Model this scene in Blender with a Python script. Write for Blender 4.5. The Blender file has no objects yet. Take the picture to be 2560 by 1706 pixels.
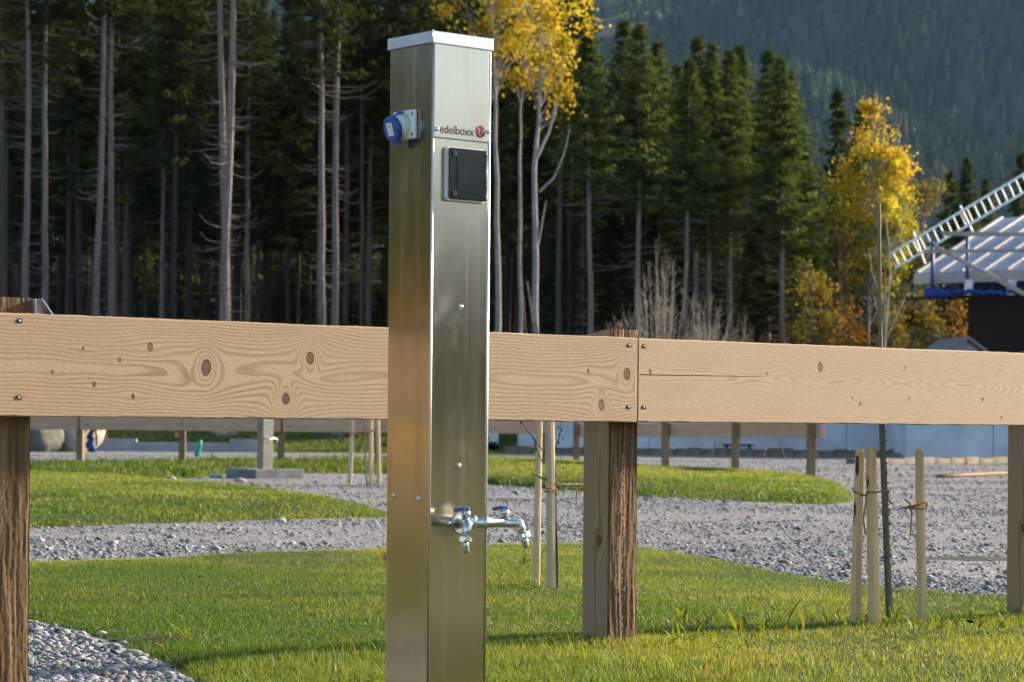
import bpy, math, random
import numpy as np
from mathutils import Vector, Matrix

R = math.radians
sc = bpy.context.scene
COL = sc.collection

# ------------------------------------------------------------------ camera
F_PX, CX, CY, CAM_H, ROLL = 6000.0, 1280.0, 1090.0, 0.66, R(0.5)   # focal length in photo pixels, principal point
CR, SR = math.cos(ROLL), math.sin(ROLL)
cam_d = bpy.data.cameras.new('camera')
cam = bpy.data.objects.new('camera', cam_d)
COL.objects.link(cam)
cam.matrix_world = Matrix(((CR, -SR, 0, 0), (0, 0, -1, 0), (SR, CR, 0, CAM_H), (0, 0, 0, 1)))
cam_d.sensor_width = 36.0
cam_d.lens = 36.0 * F_PX / 2560.0
cam_d.shift_y = (CY - 853.0) / 2560.0
cam_d.clip_start, cam_d.clip_end = 0.05, 12000
cam_d.dof.use_dof = True
cam_d.dof.focus_distance = 7.2
cam_d.dof.aperture_fstop = 10.0
sc.camera = cam

# ------------------------------------------------------------------ sky, sun, exposure
SUN_EL, SUN_AZ = R(20), R(31)           # azimuth measured from +X towards +Y (right and a little ahead)
world = bpy.data.worlds.new('World'); sc.world = world; world.use_nodes = True
wn = world.node_tree
for n in list(wn.nodes): wn.nodes.remove(n)
sky = wn.nodes.new('ShaderNodeTexSky'); sky.sky_type = 'NISHITA'; sky.sun_disc = False
sky.sun_elevation = SUN_EL; sky.sun_rotation = math.pi / 2 - SUN_AZ
sky.air_density = 1.0; sky.dust_density = 1.5; sky.altitude = 800
bg = wn.nodes.new('ShaderNodeBackground'); bg.inputs['Strength'].default_value = 0.10
wo = wn.nodes.new('ShaderNodeOutputWorld')
wn.links.new(sky.outputs[0], bg.inputs[0]); wn.links.new(bg.outputs[0], wo.inputs[0])
sun_d = bpy.data.lights.new('sun', 'SUN'); sun_d.energy = 5.0; sun_d.angle = R(4.5); sun_d.color = (1.0, 0.84, 0.62)
sun = bpy.data.objects.new('sun', sun_d); COL.objects.link(sun)
sdir = Vector((math.cos(SUN_EL) * math.cos(SUN_AZ), math.cos(SUN_EL) * math.sin(SUN_AZ), math.sin(SUN_EL)))
sun.rotation_euler = sdir.to_track_quat('Z', 'Y').to_euler()
sc.view_settings.view_transform = 'Standard'; sc.view_settings.look = 'None'
sc.view_settings.exposure = 1.45; sc.view_settings.gamma = 1.0
sc.view_settings.use_curve_mapping = False
sc.cycles.use_denoising = True
sc.cycles.max_bounces = 4; sc.cycles.diffuse_bounces = 2; sc.cycles.glossy_bounces = 2; sc.cycles.transmission_bounces = 2; sc.cycles.transparent_max_bounces = 4
sc.cycles.use_adaptive_sampling = True; sc.cycles.adaptive_threshold = 0.03
sc.cycles.volume_bounces = 0; sc.cycles.caustics_reflective = False; sc.cycles.caustics_refractive = False

# ------------------------------------------------------------------ photo pixel -> place helpers
def ray(px, py):
    u, v = (px - CX) / F_PX, -(py - CY) / F_PX
    return u * CR - v * SR, u * SR + v * CR
def G(px, py, z=0.0):                    # the point of the level ground seen at a photo pixel
    x, k = ray(px, py); y = (z - CAM_H) / k
    return (x * y, y, z)
def P(px, py, y):                        # the point seen at a photo pixel, y metres ahead
    x, k = ray(px, py)
    return (x * y, y, CAM_H + k * y)

# ------------------------------------------------------------------ mesh helpers
def np_mesh(name, V, F, col=None, smooth=False):
    V = np.asarray(V, np.float32); F = np.asarray(F, np.int32); k = F.shape[1]; m = len(F)
    me = bpy.data.meshes.new(name)
    me.vertices.add(len(V)); me.vertices.foreach_set('co', V.ravel())
    me.loops.add(m * k); me.loops.foreach_set('vertex_index', F.ravel())
    me.polygons.add(m); me.polygons.foreach_set('loop_start', np.arange(0, m * k, k, dtype=np.int32))
    if smooth: me.polygons.foreach_set('use_smooth', np.ones(m, bool))
    me.update(calc_edges=True)
    if col is not None:
        a = me.color_attributes.new('Col', 'FLOAT_COLOR', 'POINT')
        c = np.ones((len(V), 4), np.float32); c[:, :3] = col
        a.data.foreach_set('color', c.ravel())
    return me

class MB:
    """collects shapes of ONE part, builds one mesh"""
    def __init__(s): s.v = []; s.f = []; s.sm = []
    def add(s, vs, fs, smooth=False):
        b = len(s.v); s.v += [tuple(v) for v in vs]
        for f in fs: s.f.append(tuple(i + b for i in f)); s.sm.append(smooth)
        return s
    def box(s, x0, x1, y0, y1, z0, z1, M=None):
        vs = [Vector((x, y, z)) for z in (z0, z1) for y in (y0, y1) for x in (x0, x1)]
        if M is not None: vs = [M @ v for v in vs]
        return s.add(vs, [(0, 2, 3, 1), (4, 5, 7, 6), (0, 1, 5, 4), (2, 6, 7, 3), (0, 4, 6, 2), (1, 3, 7, 5)])
    def tube(s, path, rad, n=8, cap=True, smooth=True):
        path = [Vector(p) for p in path]; m = len(path)
        if not hasattr(rad, '__len__'): rad = [rad] * m
        vs = []; ref = None
        for i, p in enumerate(path):
            d = (path[min(i + 1, m - 1)] - path[max(i - 1, 0)]).normalized()
            if ref is None:
                ref = Vector((0, 0, 1)) if abs(d.z) < 0.9 else Vector((1, 0, 0))
            a = d.cross(ref).normalized(); b = a.cross(d).normalized(); ref = b
            for k in range(n):
                t = 2 * math.pi * k / n
                vs.append(p + (a * math.cos(t) + b * math.sin(t)) * rad[i])
        fs = [(i * n + k, i * n + (k + 1) % n, (i + 1) * n + (k + 1) % n, (i + 1) * n + k) for i in range(m - 1) for k in range(n)]
        s.add(vs, fs, smooth)
        if cap:
            b = len(s.v) - len(vs)
            s.f.append(tuple(b + k for k in range(n))[::-1]); s.sm.append(False)
            s.f.append(tuple(b + (m - 1) * n + k for k in range(n))); s.sm.append(False)
        return s
    def prism(s, poly, axis_vec):                      # poly: 3-D points, extruded by a vector
        n = len(poly); a = Vector(axis_vec); p = [Vector(q) for q in poly]
        vs = p + [q + a for q in p]
        return s.add(vs, [tuple(range(n))[::-1], tuple(range(n, 2 * n))] + [(i, (i + 1) % n, n + (i + 1) % n, n + i) for i in range(n)])
    def bar(s, a, b, w, t, up=(0, 0, 1)):              # a squared bar between two points
        a, b = Vector(a), Vector(b); d = (b - a).normalized(); x = d.cross(Vector(up)).normalized(); y = x.cross(d)
        vs = [q + x * i * w / 2 + y * j * t / 2 for q in (a, b) for i, j in ((-1, -1), (1, -1), (1, 1), (-1, 1))]
        return s.add(vs, [(0, 1, 2, 3), (7, 6, 5, 4), (0, 4, 5, 1), (1, 5, 6, 2), (2, 6, 7, 3), (3, 7, 4, 0)])
    def dome(s, c, nrm, r, h, n=10, k=3):              # a low round head (screw, rivet, knob)
        c, z = Vector(c), Vector(nrm).normalized(); x = z.orthogonal().normalized(); y = z.cross(x)
        vs = []; fs = []
        for j in range(k):
            t = j / k * math.pi / 2
            for i in range(n):
                q = 2 * math.pi * i / n
                vs.append(c + (x * math.cos(q) + y * math.sin(q)) * r * math.cos(t) + z * h * math.sin(t))
        vs.append(c + z * h)
        for j in range(k - 1):
            for i in range(n): fs.append((j * n + i, j * n + (i + 1) % n, (j + 1) * n + (i + 1) % n, (j + 1) * n + i))
        for i in range(n): fs.append(((k - 1) * n + i, (k - 1) * n + (i + 1) % n, k * n))
        return s.add(vs, fs, True)
    def mesh(s, name):
        me = bpy.data.meshes.new(name); me.from_pydata(s.v, [], s.f)
        me.polygons.foreach_set('use_smooth', s.sm); me.update()
        return me
    def build(s, name, mat, parent=None, bevel=0, seg=2):
        return obj(name, s.mesh(name), mat, parent, bevel, seg)

def obj(name, me, mat=None, parent=None, bevel=0, seg=2):
    o = bpy.data.objects.new(name, me); COL.objects.link(o)
    if mat is not None and not me.materials: me.materials.append(mat)
    if parent is not None: o.parent = parent
    if bevel:
        m = o.modifiers.new('bevel', 'BEVEL'); m.width = bevel; m.segments = seg; m.limit_method = 'ANGLE'; m.angle_limit = R(40)
        m.harden_normals = False
    return o
def thing(name, label, cat, loc=(0, 0, 0), rotz=0, group=None):
    o = bpy.data.objects.new(name, None); COL.objects.link(o); o.empty_display_size = 0.2
    o.location = loc; o.rotation_euler = (0, 0, rotz)
    return tag(o, label, cat, group)
def tag(o, label, cat, group=None):
    o['label'] = label; o['category'] = cat
    if group: o['group'] = group
    return o
def kind(o, k): o['kind'] = k; return o
def dup(root, loc, rotz=0, scale=1.0, label=None, group=None, tilt=(0, 0)):
    r = root.copy(); COL.objects.link(r); r.location = loc; r.rotation_euler = (tilt[0], tilt[1], rotz); r.scale = (scale,) * 3 if not hasattr(scale, '__len__') else scale
    if label: r['label'] = label
    if group: r['group'] = group
    for ch in root.children:
        c = ch.copy(); COL.objects.link(c); c.parent = r
        for g in ch.children:
            d = g.copy(); COL.objects.link(d); d.parent = c
    return r

# ------------------------------------------------------------------ noise for geometry
def hash2(ix, iy, seed=0):
    n = (ix.astype(np.int64) * 374761393 + iy.astype(np.int64) * 668265263 + seed * 1442695041) & 0x7fffffff
    n = ((n ^ (n >> 13)) * 1274126177) & 0x7fffffff
    return ((n ^ (n >> 16)) & 0xffff) / 65535.0
def vnoise(x, y, seed=0):
    x = np.asarray(x, float); y = np.asarray(y, float)
    ix, iy = np.floor(x), np.floor(y); fx, fy = x - ix, y - iy
    fx, fy = fx * fx * (3 - 2 * fx), fy * fy * (3 - 2 * fy)
    a, b, c, d = hash2(ix, iy, seed), hash2(ix + 1, iy, seed), hash2(ix, iy + 1, seed), hash2(ix + 1, iy + 1, seed)
    return (a * (1 - fx) + b * fx) * (1 - fy) + (c * (1 - fx) + d * fx) * fy
def fbm(x, y, o=4, seed=0):
    s = 0; a = 0.5
    for k in range(o): s = s + a * vnoise(np.asarray(x) * 2 ** k, np.asarray(y) * 2 ** k, seed + k); a *= 0.5
    return s
def sstep(a, b, x):
    t = np.clip((np.asarray(x, float) - a) / (b - a), 0, 1); return t * t * (3 - 2 * t)

# ------------------------------------------------------------------ node helpers
class S:
    """a socket with arithmetic"""
    def __init__(s, nt, k): s.nt, s.k = nt, k
    def _m(s, op, *o, clamp=False):
        n = s.nt.nodes.new('ShaderNodeMath'); n.operation = op; n.use_clamp = clamp
        for i, q in enumerate((s,) + o):
            if isinstance(q, S): s.nt.links.new(q.k, n.inputs[i])
            else: n.inputs[i].default_value = q
        return S(s.nt, n.outputs[0])
    def __add__(s, o): return s._m('ADD', o)
    def __sub__(s, o): return s._m('SUBTRACT', o)
    def __mul__(s, o): return s._m('MULTIPLY', o)
    def __truediv__(s, o): return s._m('DIVIDE', o)
    def neg(s): return s * -1.0
    def sq(s): return s * s
    def sqrt(s): return s._m('SQRT')
    def exp(s): return s._m('EXPONENT')
    def fract(s): return s._m('FRACT')
    def pow(s, e): return s._m('POWER', e)
    def mx(s, o): return s._m('MAXIMUM', o)
    def mn(s, o): return s._m('MINIMUM', o)
    def abs(s): return s._m('ABSOLUTE')
    def sin(s): return s._m('SINE')
    def step(s, a, b):                    # smooth 0..1 between a and b
        n = s.nt.nodes.new('ShaderNodeMapRange'); n.interpolation_type = 'SMOOTHSTEP'
        s.nt.links.new(s.k, n.inputs['Value']); n.inputs['From Min'].default_value = a; n.inputs['From Max'].default_value = b
        return S(s.nt, n.outputs[0])
class Mat:
    def __init__(s, name, rough=0.7, metal=0.0, spec=0.3):
        s.m = bpy.data.materials.new(name); s.m.use_nodes = True; s.nt = s.m.node_tree
        s.b = s.nt.nodes['Principled BSDF']; s.b.inputs['Roughness'].default_value = rough
        s.b.inputs['Metallic'].default_value = metal; s.b.inputs['Specular IOR Level'].default_value = spec
        s.tc = None
    def node(s, t): return s.nt.nodes.new('ShaderNode' + t)
    def coord(s, which='Object'):
        if s.tc is None: s.tc = s.node('TexCoord')
        return s.tc.outputs[which]
    def geo(s): n = s.node('NewGeometry'); return n.outputs['Position']
    def xyz(s, sock):
        n = s.node('SeparateXYZ'); s.nt.links.new(sock, n.inputs[0]); return [S(s.nt, n.outputs[i]) for i in range(3)]
    def vec(s, x, y, z):
        n = s.node('CombineXYZ')
        for i, q in enumerate((x, y, z)):
            if isinstance(q, S): s.nt.links.new(q.k, n.inputs[i])
            else: n.inputs[i].default_value = q
        return n.outputs[0]
    def noise(s, vec, scale, detail=3, rough=0.55, stretch=None):
        if stretch is not None:
            m = s.node('Mapping'); m.inputs['Scale'].default_value = stretch; s.nt.links.new(vec, m.inputs[0]); vec = m.outputs[0]
        n = s.node('TexNoise'); n.inputs['Scale'].default_value = scale; n.inputs['Detail'].default_value = detail; n.inputs['Roughness'].default_value = rough
        s.nt.links.new(vec, n.inputs['Vector']); return S(s.nt, n.outputs[0])
    def voro(s, vec, scale, feature='F1', out='Distance'):
        n = s.node('TexVoronoi'); n.feature = feature; n.inputs['Scale'].default_value = scale
        s.nt.links.new(vec, n.inputs['Vector'])
        return S(s.nt, n.outputs[out]) if out == 'Distance' else n.outputs[out]
    def rgb(s, c): n = s.node('RGB'); n.outputs[0].default_value = (*c, 1); return n.outputs[0]
    def mix(s, fac, a, b, mode='MIX'):
        n = s.node('Mix'); n.data_type = 'RGBA'; n.blend_type = mode
        for i, q in ((0, fac), (6, a), (7, b)):
            if isinstance(q, S): s.nt.links.new(q.k, n.inputs[i])
            elif hasattr(q, 'is_linked'): s.nt.links.new(q, n.inputs[i])
            elif i == 0: n.inputs[0].default_value = q
            else: n.inputs[i].default_value = (*q, 1)
        return n.outputs[2]
    def ramp(s, fac, *stops):
        n = s.node('ValToRGB'); s.nt.links.new(fac.k, n.inputs[0]); e = n.color_ramp.elements
        while len(e) < len(stops): e.new(0.5)
        for q, (p, c) in zip(e, stops): q.position = p; q.color = (*c, 1)
        return n.outputs[0]
    def color(s, c):
        if hasattr(c, 'is_linked'): s.nt.links.new(c, s.b.inputs['Base Color'])
        else: s.b.inputs['Base Color'].default_value = (*c, 1)
        return s
    def rough(s, q): s.nt.links.new(q.k, s.b.inputs['Roughness']); return s
    def bump(s, h, strength=0.5, dist=0.01):
        n = s.node('Bump'); n.inputs['Strength'].default_value = strength; n.inputs['Distance'].default_value = dist
        s.nt.links.new(h.k, n.inputs['Height']); s.nt.links.new(n.outputs[0], s.b.inputs['Normal']); return s

def plain(name, c, rough=0.6, metal=0.0, var=0.12, scale=6, bump=0.0, bscale=60, spec=0.3, which='Object', stretch=None):
    """one colour with a little uneven tone and relief"""
    m = Mat(name, rough, metal, spec); n = m.noise(m.coord(which), scale, 4, 0.6, stretch)
    lo = tuple(x * (1 - 2 * var) for x in c); hi = tuple(min(1, x * (1 + 2 * var)) for x in c)
    m.color(m.ramp(n, (0.25, lo), (0.75, hi)))
    if bump: m.bump(m.noise(m.coord(which), bscale, 3, 0.6, stretch), bump, 0.01)
    return m.m
def leafy(name, translucency=0.35, tint=1.0, rough=0.6, trans_tint=(1.15, 1.05, 0.5), spec=0.2):
    """thin leaves, blades and needles: colour from the mesh, light through and on"""
    m = Mat(name, rough, 0, spec)
    a = m.node('VertexColor'); a.layer_name = 'Col'
    m.color(a.outputs[0])
    tr = m.node('BsdfTranslucent'); mx = m.node('MixShader'); mx.inputs[0].default_value = translucency
    tc = m.mix(1.0, a.outputs[0], trans_tint, 'MULTIPLY')
    m.nt.links.new(tc, tr.inputs[0])
    out = m.nt.nodes['Material Output']
    m.nt.links.new(m.b.outputs[0], mx.inputs[1]); m.nt.links.new(tr.outputs[0], mx.inputs[2]); m.nt.links.new(mx.outputs[0], out.inputs['Surface'])
    return m.m

def plank_wood(name, light, dark, freq, knots, zc, seed, wob=0.012, streak=0.5):
    """flat-sawn plank: rings run along x and bend round the knots (x, z, size, strength) in metres"""
    m = Mat(name, 0.62, 0, 0.25); x, y, z = m.xyz(m.coord())
    w = m.noise(m.vec(x * 1.7 + seed, 0.0, z * 4.0), 1.0, 2); w2 = m.noise(m.vec(x * 6 + seed, 3.0, z * 14), 1.0, 2)
    ze = z + (w - 0.5) * (wob * 6) + (w2 - 0.5) * wob
    km = None; kr = None; rings = []
    for kx, kz, ks, ka in knots:
        dx = x - kx; dz = z - kz
        g = ((dx / (ks * 3.2)).sq() + (dz / (ks * 1.7)).sq()).neg().exp()
        ze = ze - dz * g * ka
        e = ((dx / (ks * 0.42)).sq() + (dz / (ks * 0.55)).sq()).sqrt() + (w2 - 0.5) * 1.3
        if ks > .024: rings.append((e, ks))
        k = e.step(1.05, 0.8); r = k - e.step(0.8, 0.55)
        km = k if km is None else km.mx(k); kr = r if kr is None else kr.mx(r)
    dn = m.noise(m.vec(x * 1.35 + seed * 3, 7.0, 0.0), 1.0, 1)
    rr = ((ze - zc).sq() + ((dn - 0.42) * 0.22).sq() + 0.0004).sqrt()
    for e, ks in rings:
        g2 = (e * 0.42).sq().neg().exp(); rr = rr * (g2 * -1.0 + 1.0) + (e * (ks * 0.34)) * g2
    fr = (rr * freq + y * 30.0).fract()
    line = fr.step(0.35, 0.86) * fr.step(1.0, 0.93)
    fine = m.noise(m.vec(x * 5, y * 60, z * 420), 1.0, 2)
    broad = m.noise(m.vec(x * 0.9 + seed, y, z * 6), 1.0, 3)
    c = m.mix(line * (m.noise(m.vec(x * 3, y, z * 25), 1.0, 2) * 0.8 + 0.24), light, dark)
    c = m.mix(fine.step(0.35, 0.75) * streak * 0.5, c, tuple(q * 0.78 for q in light))
    c = m.mix(broad.step(0.4, 0.75) * 0.45, c, (light[0] * 0.84, light[1] * 0.80, light[2] * 0.76))
    stain = m.noise(m.vec(x * 2.2 + seed, y, z * 9), 1.0, 5, 0.65); c = m.mix(stain.step(0.56, 0.72) * 0.35, c, (light[0] * 0.66, light[1] * 0.66, light[2] * 0.66))
    kc = m.mix(w2.step(0.3, 0.7), (0.27, 0.135, 0.06), (0.14, 0.06, 0.025)); c = m.mix(km, c, kc); c = m.mix(kr * 0.8, c, (0.06, 0.028, 0.014))
    sp = m.noise(m.vec(x * 60, y * 60, z * 190), 1.0, 3); c = m.mix(sp.step(0.66, 0.74) * 0.35, c, tuple(min(1, q * 1.35) for q in light)); c = m.mix(sp.step(0.36, 0.28) * 0.4, c, dark)
    m.color(c)
    fuzz = m.noise(m.vec(x * 130, y * 130, z * 500), 1.0, 2)
    m.bump(line * 0.25 + fuzz * 1.2 + fine * 0.4 + sp * 1.2 - km * 0.6, 0.28, 0.002)
    return m.m
# ------------------------------------------------------------------ materials
def wood_simple(name, c, dark, axis=0, freq=70, rough=0.7, bump=0.3):
    m = Mat(name, rough, 0, 0.2); q = m.xyz(m.coord()); L = q[axis]; o = [q[i] for i in range(3) if i != axis]
    n = m.noise(m.vec(o[0] * freq, o[1] * freq, L * 3), 1.0, 3); b = m.noise(m.vec(o[0] * 8, o[1] * 8, L * 1.3), 1.0, 3)
    kn = m.voro(m.vec(o[0] * 7, o[1] * 7, L * 2.2), 1.0)
    c1 = m.mix(n.step(0.4, 0.7), c, dark); c1 = m.mix(b.step(0.35, 0.75) * 0.4, c1, tuple(v * 0.7 for v in c))
    c1 = m.mix(kn.step(0.12, 0.05) * 0.8, c1, (0.12, 0.06, 0.03))
    m.color(c1).bump(n, bump, 0.004); return m.m
m_far_wood = wood_simple('larch_weathered_pink', (0.66, 0.42, 0.29), (0.54, 0.33, 0.22), 0)
m_far_post = wood_simple('larch_post', (0.30, 0.20, 0.12), (0.17, 0.11, 0.07), 2)
m_stake = wood_simple('peeled_stake_wood', (0.78, 0.53, 0.29), (0.60, 0.38, 0.19), 2, 60, 0.65, 0.25)
m_stake_grey = wood_simple('grey_stake_wood', (0.68, 0.52, 0.34), (0.54, 0.38, 0.23), 2, 60, 0.7, 0.25)
m_timber = wood_simple('scaffold_timber', (0.42, 0.38, 0.32), (0.30, 0.26, 0.21), 0)
m_concrete = plain('concrete', (0.34, 0.35, 0.36), 0.85, 0, 0.14, 1.5, 0.25, 40)
m_blue_conc = plain('panel_concrete', (0.60, 0.62, 0.66), 0.85, 0, 0.12, 0.7, 0.15, 20)
m_slab = plain('slab_concrete', (0.22, 0.22, 0.215), 0.9, 0, 0.18, 4, 0.3, 60)
m_kerb = plain('kerb_sandstone', (0.20, 0.165, 0.12), 0.9, 0, 0.25, 2, 0.4, 30)
m_kerb_dark = plain('kerb_shadow_gap', (0.09, 0.08, 0.07), 0.95, 0, 0.2, 3)
m_boulder = plain('boulder_stone', (0.42, 0.35, 0.26), 0.9, 0, 0.28, 1.6, 0.6, 9)
m_boulder_grey = plain('grey_boulder_stone', (0.16, 0.15, 0.14), 0.9, 0, 0.3, 1.6, 0.6, 9)
m_dirt = plain('dark_soil', (0.05, 0.042, 0.032), 0.95, 0, 0.3, 12, 0.8, 60)
m_screw = plain('zinc_screw', (0.22, 0.23, 0.25), 0.5, 0.8, 0.08, 40)
m_chrome = plain('nickel_brass', (0.74, 0.75, 0.76), 0.32, 1.0, 0.06, 30)
m_white = plain('white_plastic', (0.78, 0.79, 0.78), 0.45, 0, 0.05, 10)
m_paper = plain('white_sticker', (0.75, 0.76, 0.76), 0.6, 0, 0.08, 60)
m_blue = plain('blue_plastic', (0.015, 0.085, 0.40), 0.38, 0, 0.06, 20, spec=0.5)
m_black = plain('black_plastic', (0.012, 0.012, 0.013), 0.35, 0, 0.1, 20, spec=0.5)
m_ink = plain('dark_red_brown_print', (0.045, 0.012, 0.012), 0.5, 0, 0.05, 20)
m_red = plain('red_print', (0.32, 0.012, 0.018), 0.45, 0, 0.05, 20)
m_pale = plain('pale_print', (0.62, 0.55, 0.50), 0.5, 0, 0.05, 20)
m_twine = plain('jute_twine', (0.36, 0.22, 0.10), 0.9, 0, 0.25, 90, 0.8, 300)
m_galv = plain('galvanised_sheet', (0.55, 0.58, 0.62), 0.4, 0.8, 0.12, 12)
m_roof = plain('metal_roof_sheet', (0.28, 0.33, 0.40), 0.42, 0.35, 0.08, 1.0)
m_batten = plain('pale_roof_seam', (0.48, 0.46, 0.42), 0.6, 0.0, 0.08, 2)
m_fascia = plain('cream_fascia_board', (0.50, 0.46, 0.40), 0.6, 0, 0.1, 2)
m_alu = plain('aluminium', (0.66, 0.68, 0.70), 0.35, 0.85, 0.06, 5)
m_bluenet = plain('blue_netting', (0.012, 0.05, 0.26), 0.6, 0, 0.25, 8, 0.6, 20)
m_bluesteel = plain('blue_painted_steel', (0.05, 0.10, 0.24), 0.45, 0.1, 0.15, 6)
m_barn = wood_simple('dark_stained_board', (0.035, 0.020, 0.014), (0.016, 0.010, 0.008), 2, 40)
m_carpaint = plain('white_car_paint', (0.55, 0.58, 0.64), 0.25, 0, 0.03, 4, spec=0.6)
m_tyre = plain('tyre_rubber', (0.02, 0.022, 0.025), 0.8, 0, 0.15, 10)
m_green = plain('green_plastic', (0.02, 0.30, 0.17), 0.5, 0, 0.1, 8)
m_yellow = plain('yellow_paint', (0.60, 0.33, 0.03), 0.45, 0, 0.08, 6)
m_sack = plain('blue_sheeting', (0.01, 0.05, 0.20), 0.45, 0, 0.3, 10, 0.5, 20)
m_brownleaf = plain('dry_leaf', (0.30, 0.12, 0.03), 0.7, 0, 0.25, 30)
m_darkleaf = plain('dark_dry_leaf', (0.05, 0.015, 0.01), 0.7, 0, 0.25, 30)
m_drystem = plain('dry_stem', (0.30, 0.22, 0.13), 0.85, 0, 0.2, 30)
m_twig = plain('grey_twig', (0.20, 0.165, 0.14), 0.9, 0, 0.2, 6)
m_paletwig = plain('pale_twig', (0.42, 0.36, 0.29), 0.85, 0, 0.2, 6)
m_darktwig = plain('dark_stem', (0.055, 0.045, 0.038), 0.85, 0, 0.2, 30)
m_glass = Mat('smoked_lid', 0.12, 0, 0.35)
m_glass.color((0.012, 0.013, 0.014)); m_glass = m_glass.m

def bark(name, c, dark, hs=14):
    m = Mat(name, 0.9, 0, 0.15); x, y, z = m.xyz(m.coord())
    n = m.noise(m.vec(x * hs, y * hs, z * 1.6), 1.0, 4); w = m.noise(m.vec(x * 2, y * 2, z * 7), 1.0, 2)
    m.color(m.mix(w.step(0.52, 0.72) * 0.45, m.ramp(n, (0.3, dark), (0.7, c)), dark)).bump(n, 0.6, 0.02); return m.m
m_bark = bark('spruce_bark', (0.25, 0.215, 0.20), (0.13, 0.108, 0.098))
m_bark_brown = bark('brown_spruce_bark', (0.15, 0.105, 0.085), (0.08, 0.056, 0.046))
m_bark_dark = bark('dark_spruce_bark', (0.07, 0.06, 0.055), (0.04, 0.034, 0.031))
m_bark_aspen = bark('aspen_bark', (0.36, 0.35, 0.35), (0.17, 0.16, 0.16), 8)
m_bark_young = bark('young_tree_bark', (0.24, 0.205, 0.16), (0.12, 0.10, 0.08), 60)
m_needle = leafy('spruce_needles', 0.25, rough=.8, trans_tint=(1.2, 1.1, 0.5), spec=.04)
m_leaf = leafy('autumn_leaves', 0.45, trans_tint=(1.05, 1.0, 0.5), spec=.06)
m_grass = leafy('grass_blades', 0.5, rough=0.45, trans_tint=(1.35, 1.15, 0.35))
m_weed = leafy('weed_leaves', 0.4, rough=0.4, trans_tint=(1.3, 1.15, 0.35))
m_wood_mt = leafy('mountain_forest', 0.35, rough=.9, trans_tint=(1, 1, .8), spec=.0)

# steel of the pillar: brushed, satin
def steel():
    m = Mat('brushed_steel', 0.3, 1.0, 0.5); x, y, z = m.xyz(m.coord())
    st = m.noise(m.vec(x * 900, y * 900, z * 5), 1.0, 2); bl = m.noise(m.vec(x * 3, y * 3, z * 2), 1.0, 3); sp = m.noise(m.vec(x * 40, y * 40, z * 30), 1.0, 4)
    c = m.mix(st.step(0.35, 0.7) * 0.35, (0.61, 0.525, 0.405), (0.52, 0.435, 0.325))
    c = m.mix(sp.step(0.72, 0.80) * 0.35, c, (0.72, 0.71, 0.68))
    c = m.mix(bl.step(0.4, 0.8) * 0.25, c, (0.45, 0.39, 0.28))
    run = m.noise(m.vec(x * 34, y * 34, z * 1.1), 1.0, 3); sm_ = m.noise(m.vec(x * 11, y * 11, z * 9), 1.0, 5, 0.7)
    c = m.mix(run.step(0.56, 0.70) * 0.14, c, (0.40, 0.36, 0.29)); c = m.mix(sm_.step(0.62, 0.72) * 0.07, c, (0.74, 0.72, 0.66))
    m.color(c); m.rough(st * 0.09 + bl * 0.06 + sm_.step(0.5, 0.72) * 0.06 + run.step(0.5, 0.7) * 0.05 + 0.085); m.bump(st + bl * 2.0, 0.07, 0.001); return m.m
m_steel = steel()
m_trim = plain('bright_steel_edge', (0.72, 0.70, 0.66), 0.42, 1.0, 0.04, 20)

# ------------------------------------------------------------------ terrain
WALL1_Y, WALL2_Y, WALL1_X, WALL2_X = 89.5, 83.0, 0.2, 13.6
def H(x, y):
    x = np.asarray(x, float); y = np.asarray(y, float)
    left = sstep(85, 101, y) * 1.25 + np.clip(y - 101, 0, 80) * 0.02 + np.clip(y - 181, 0, 4000) * 0.02
    t1 = sstep(WALL1_Y + .15, WALL1_Y + 1.2, y) * sstep(WALL1_X - 4.0, WALL1_X + 1.0, x)
    t2 = sstep(WALL2_Y + .15, WALL2_Y + 1.2, y) * sstep(WALL2_X + .15, WALL2_X + 1.2, x)
    terr = np.maximum(t1, t2); flat = sstep(-3, 3, x) * (1 - sstep(108, 118, y))
    return np.maximum(left * (1 - flat * 0.9), terr * 2.0 * (1 - sstep(118, 150, y)) + left * sstep(105, 150, y))
def h1(x, y): return float(H(x, y))
gx = np.concatenate([np.arange(-2600, -60, 127), np.arange(-60, 60, 1.0), np.arange(60, 2601, 127)])
gy = np.concatenate([np.arange(-340, 0, 34), np.arange(0, 80, 4), np.arange(80, 122, 0.5), np.arange(122, 200, 3), np.arange(200, 2500, 115)])
XX, YY = np.meshgrid(gx, gy); V = np.stack([XX, YY, H(XX, YY)], -1).reshape(-1, 3)
nx, ny = len(gx), len(gy); I = np.arange(nx * ny).reshape(ny, nx)
FQ = np.stack([I[:-1, :-1], I[:-1, 1:], I[1:, 1:], I[1:, :-1]], -1).reshape(-1, 4)
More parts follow.
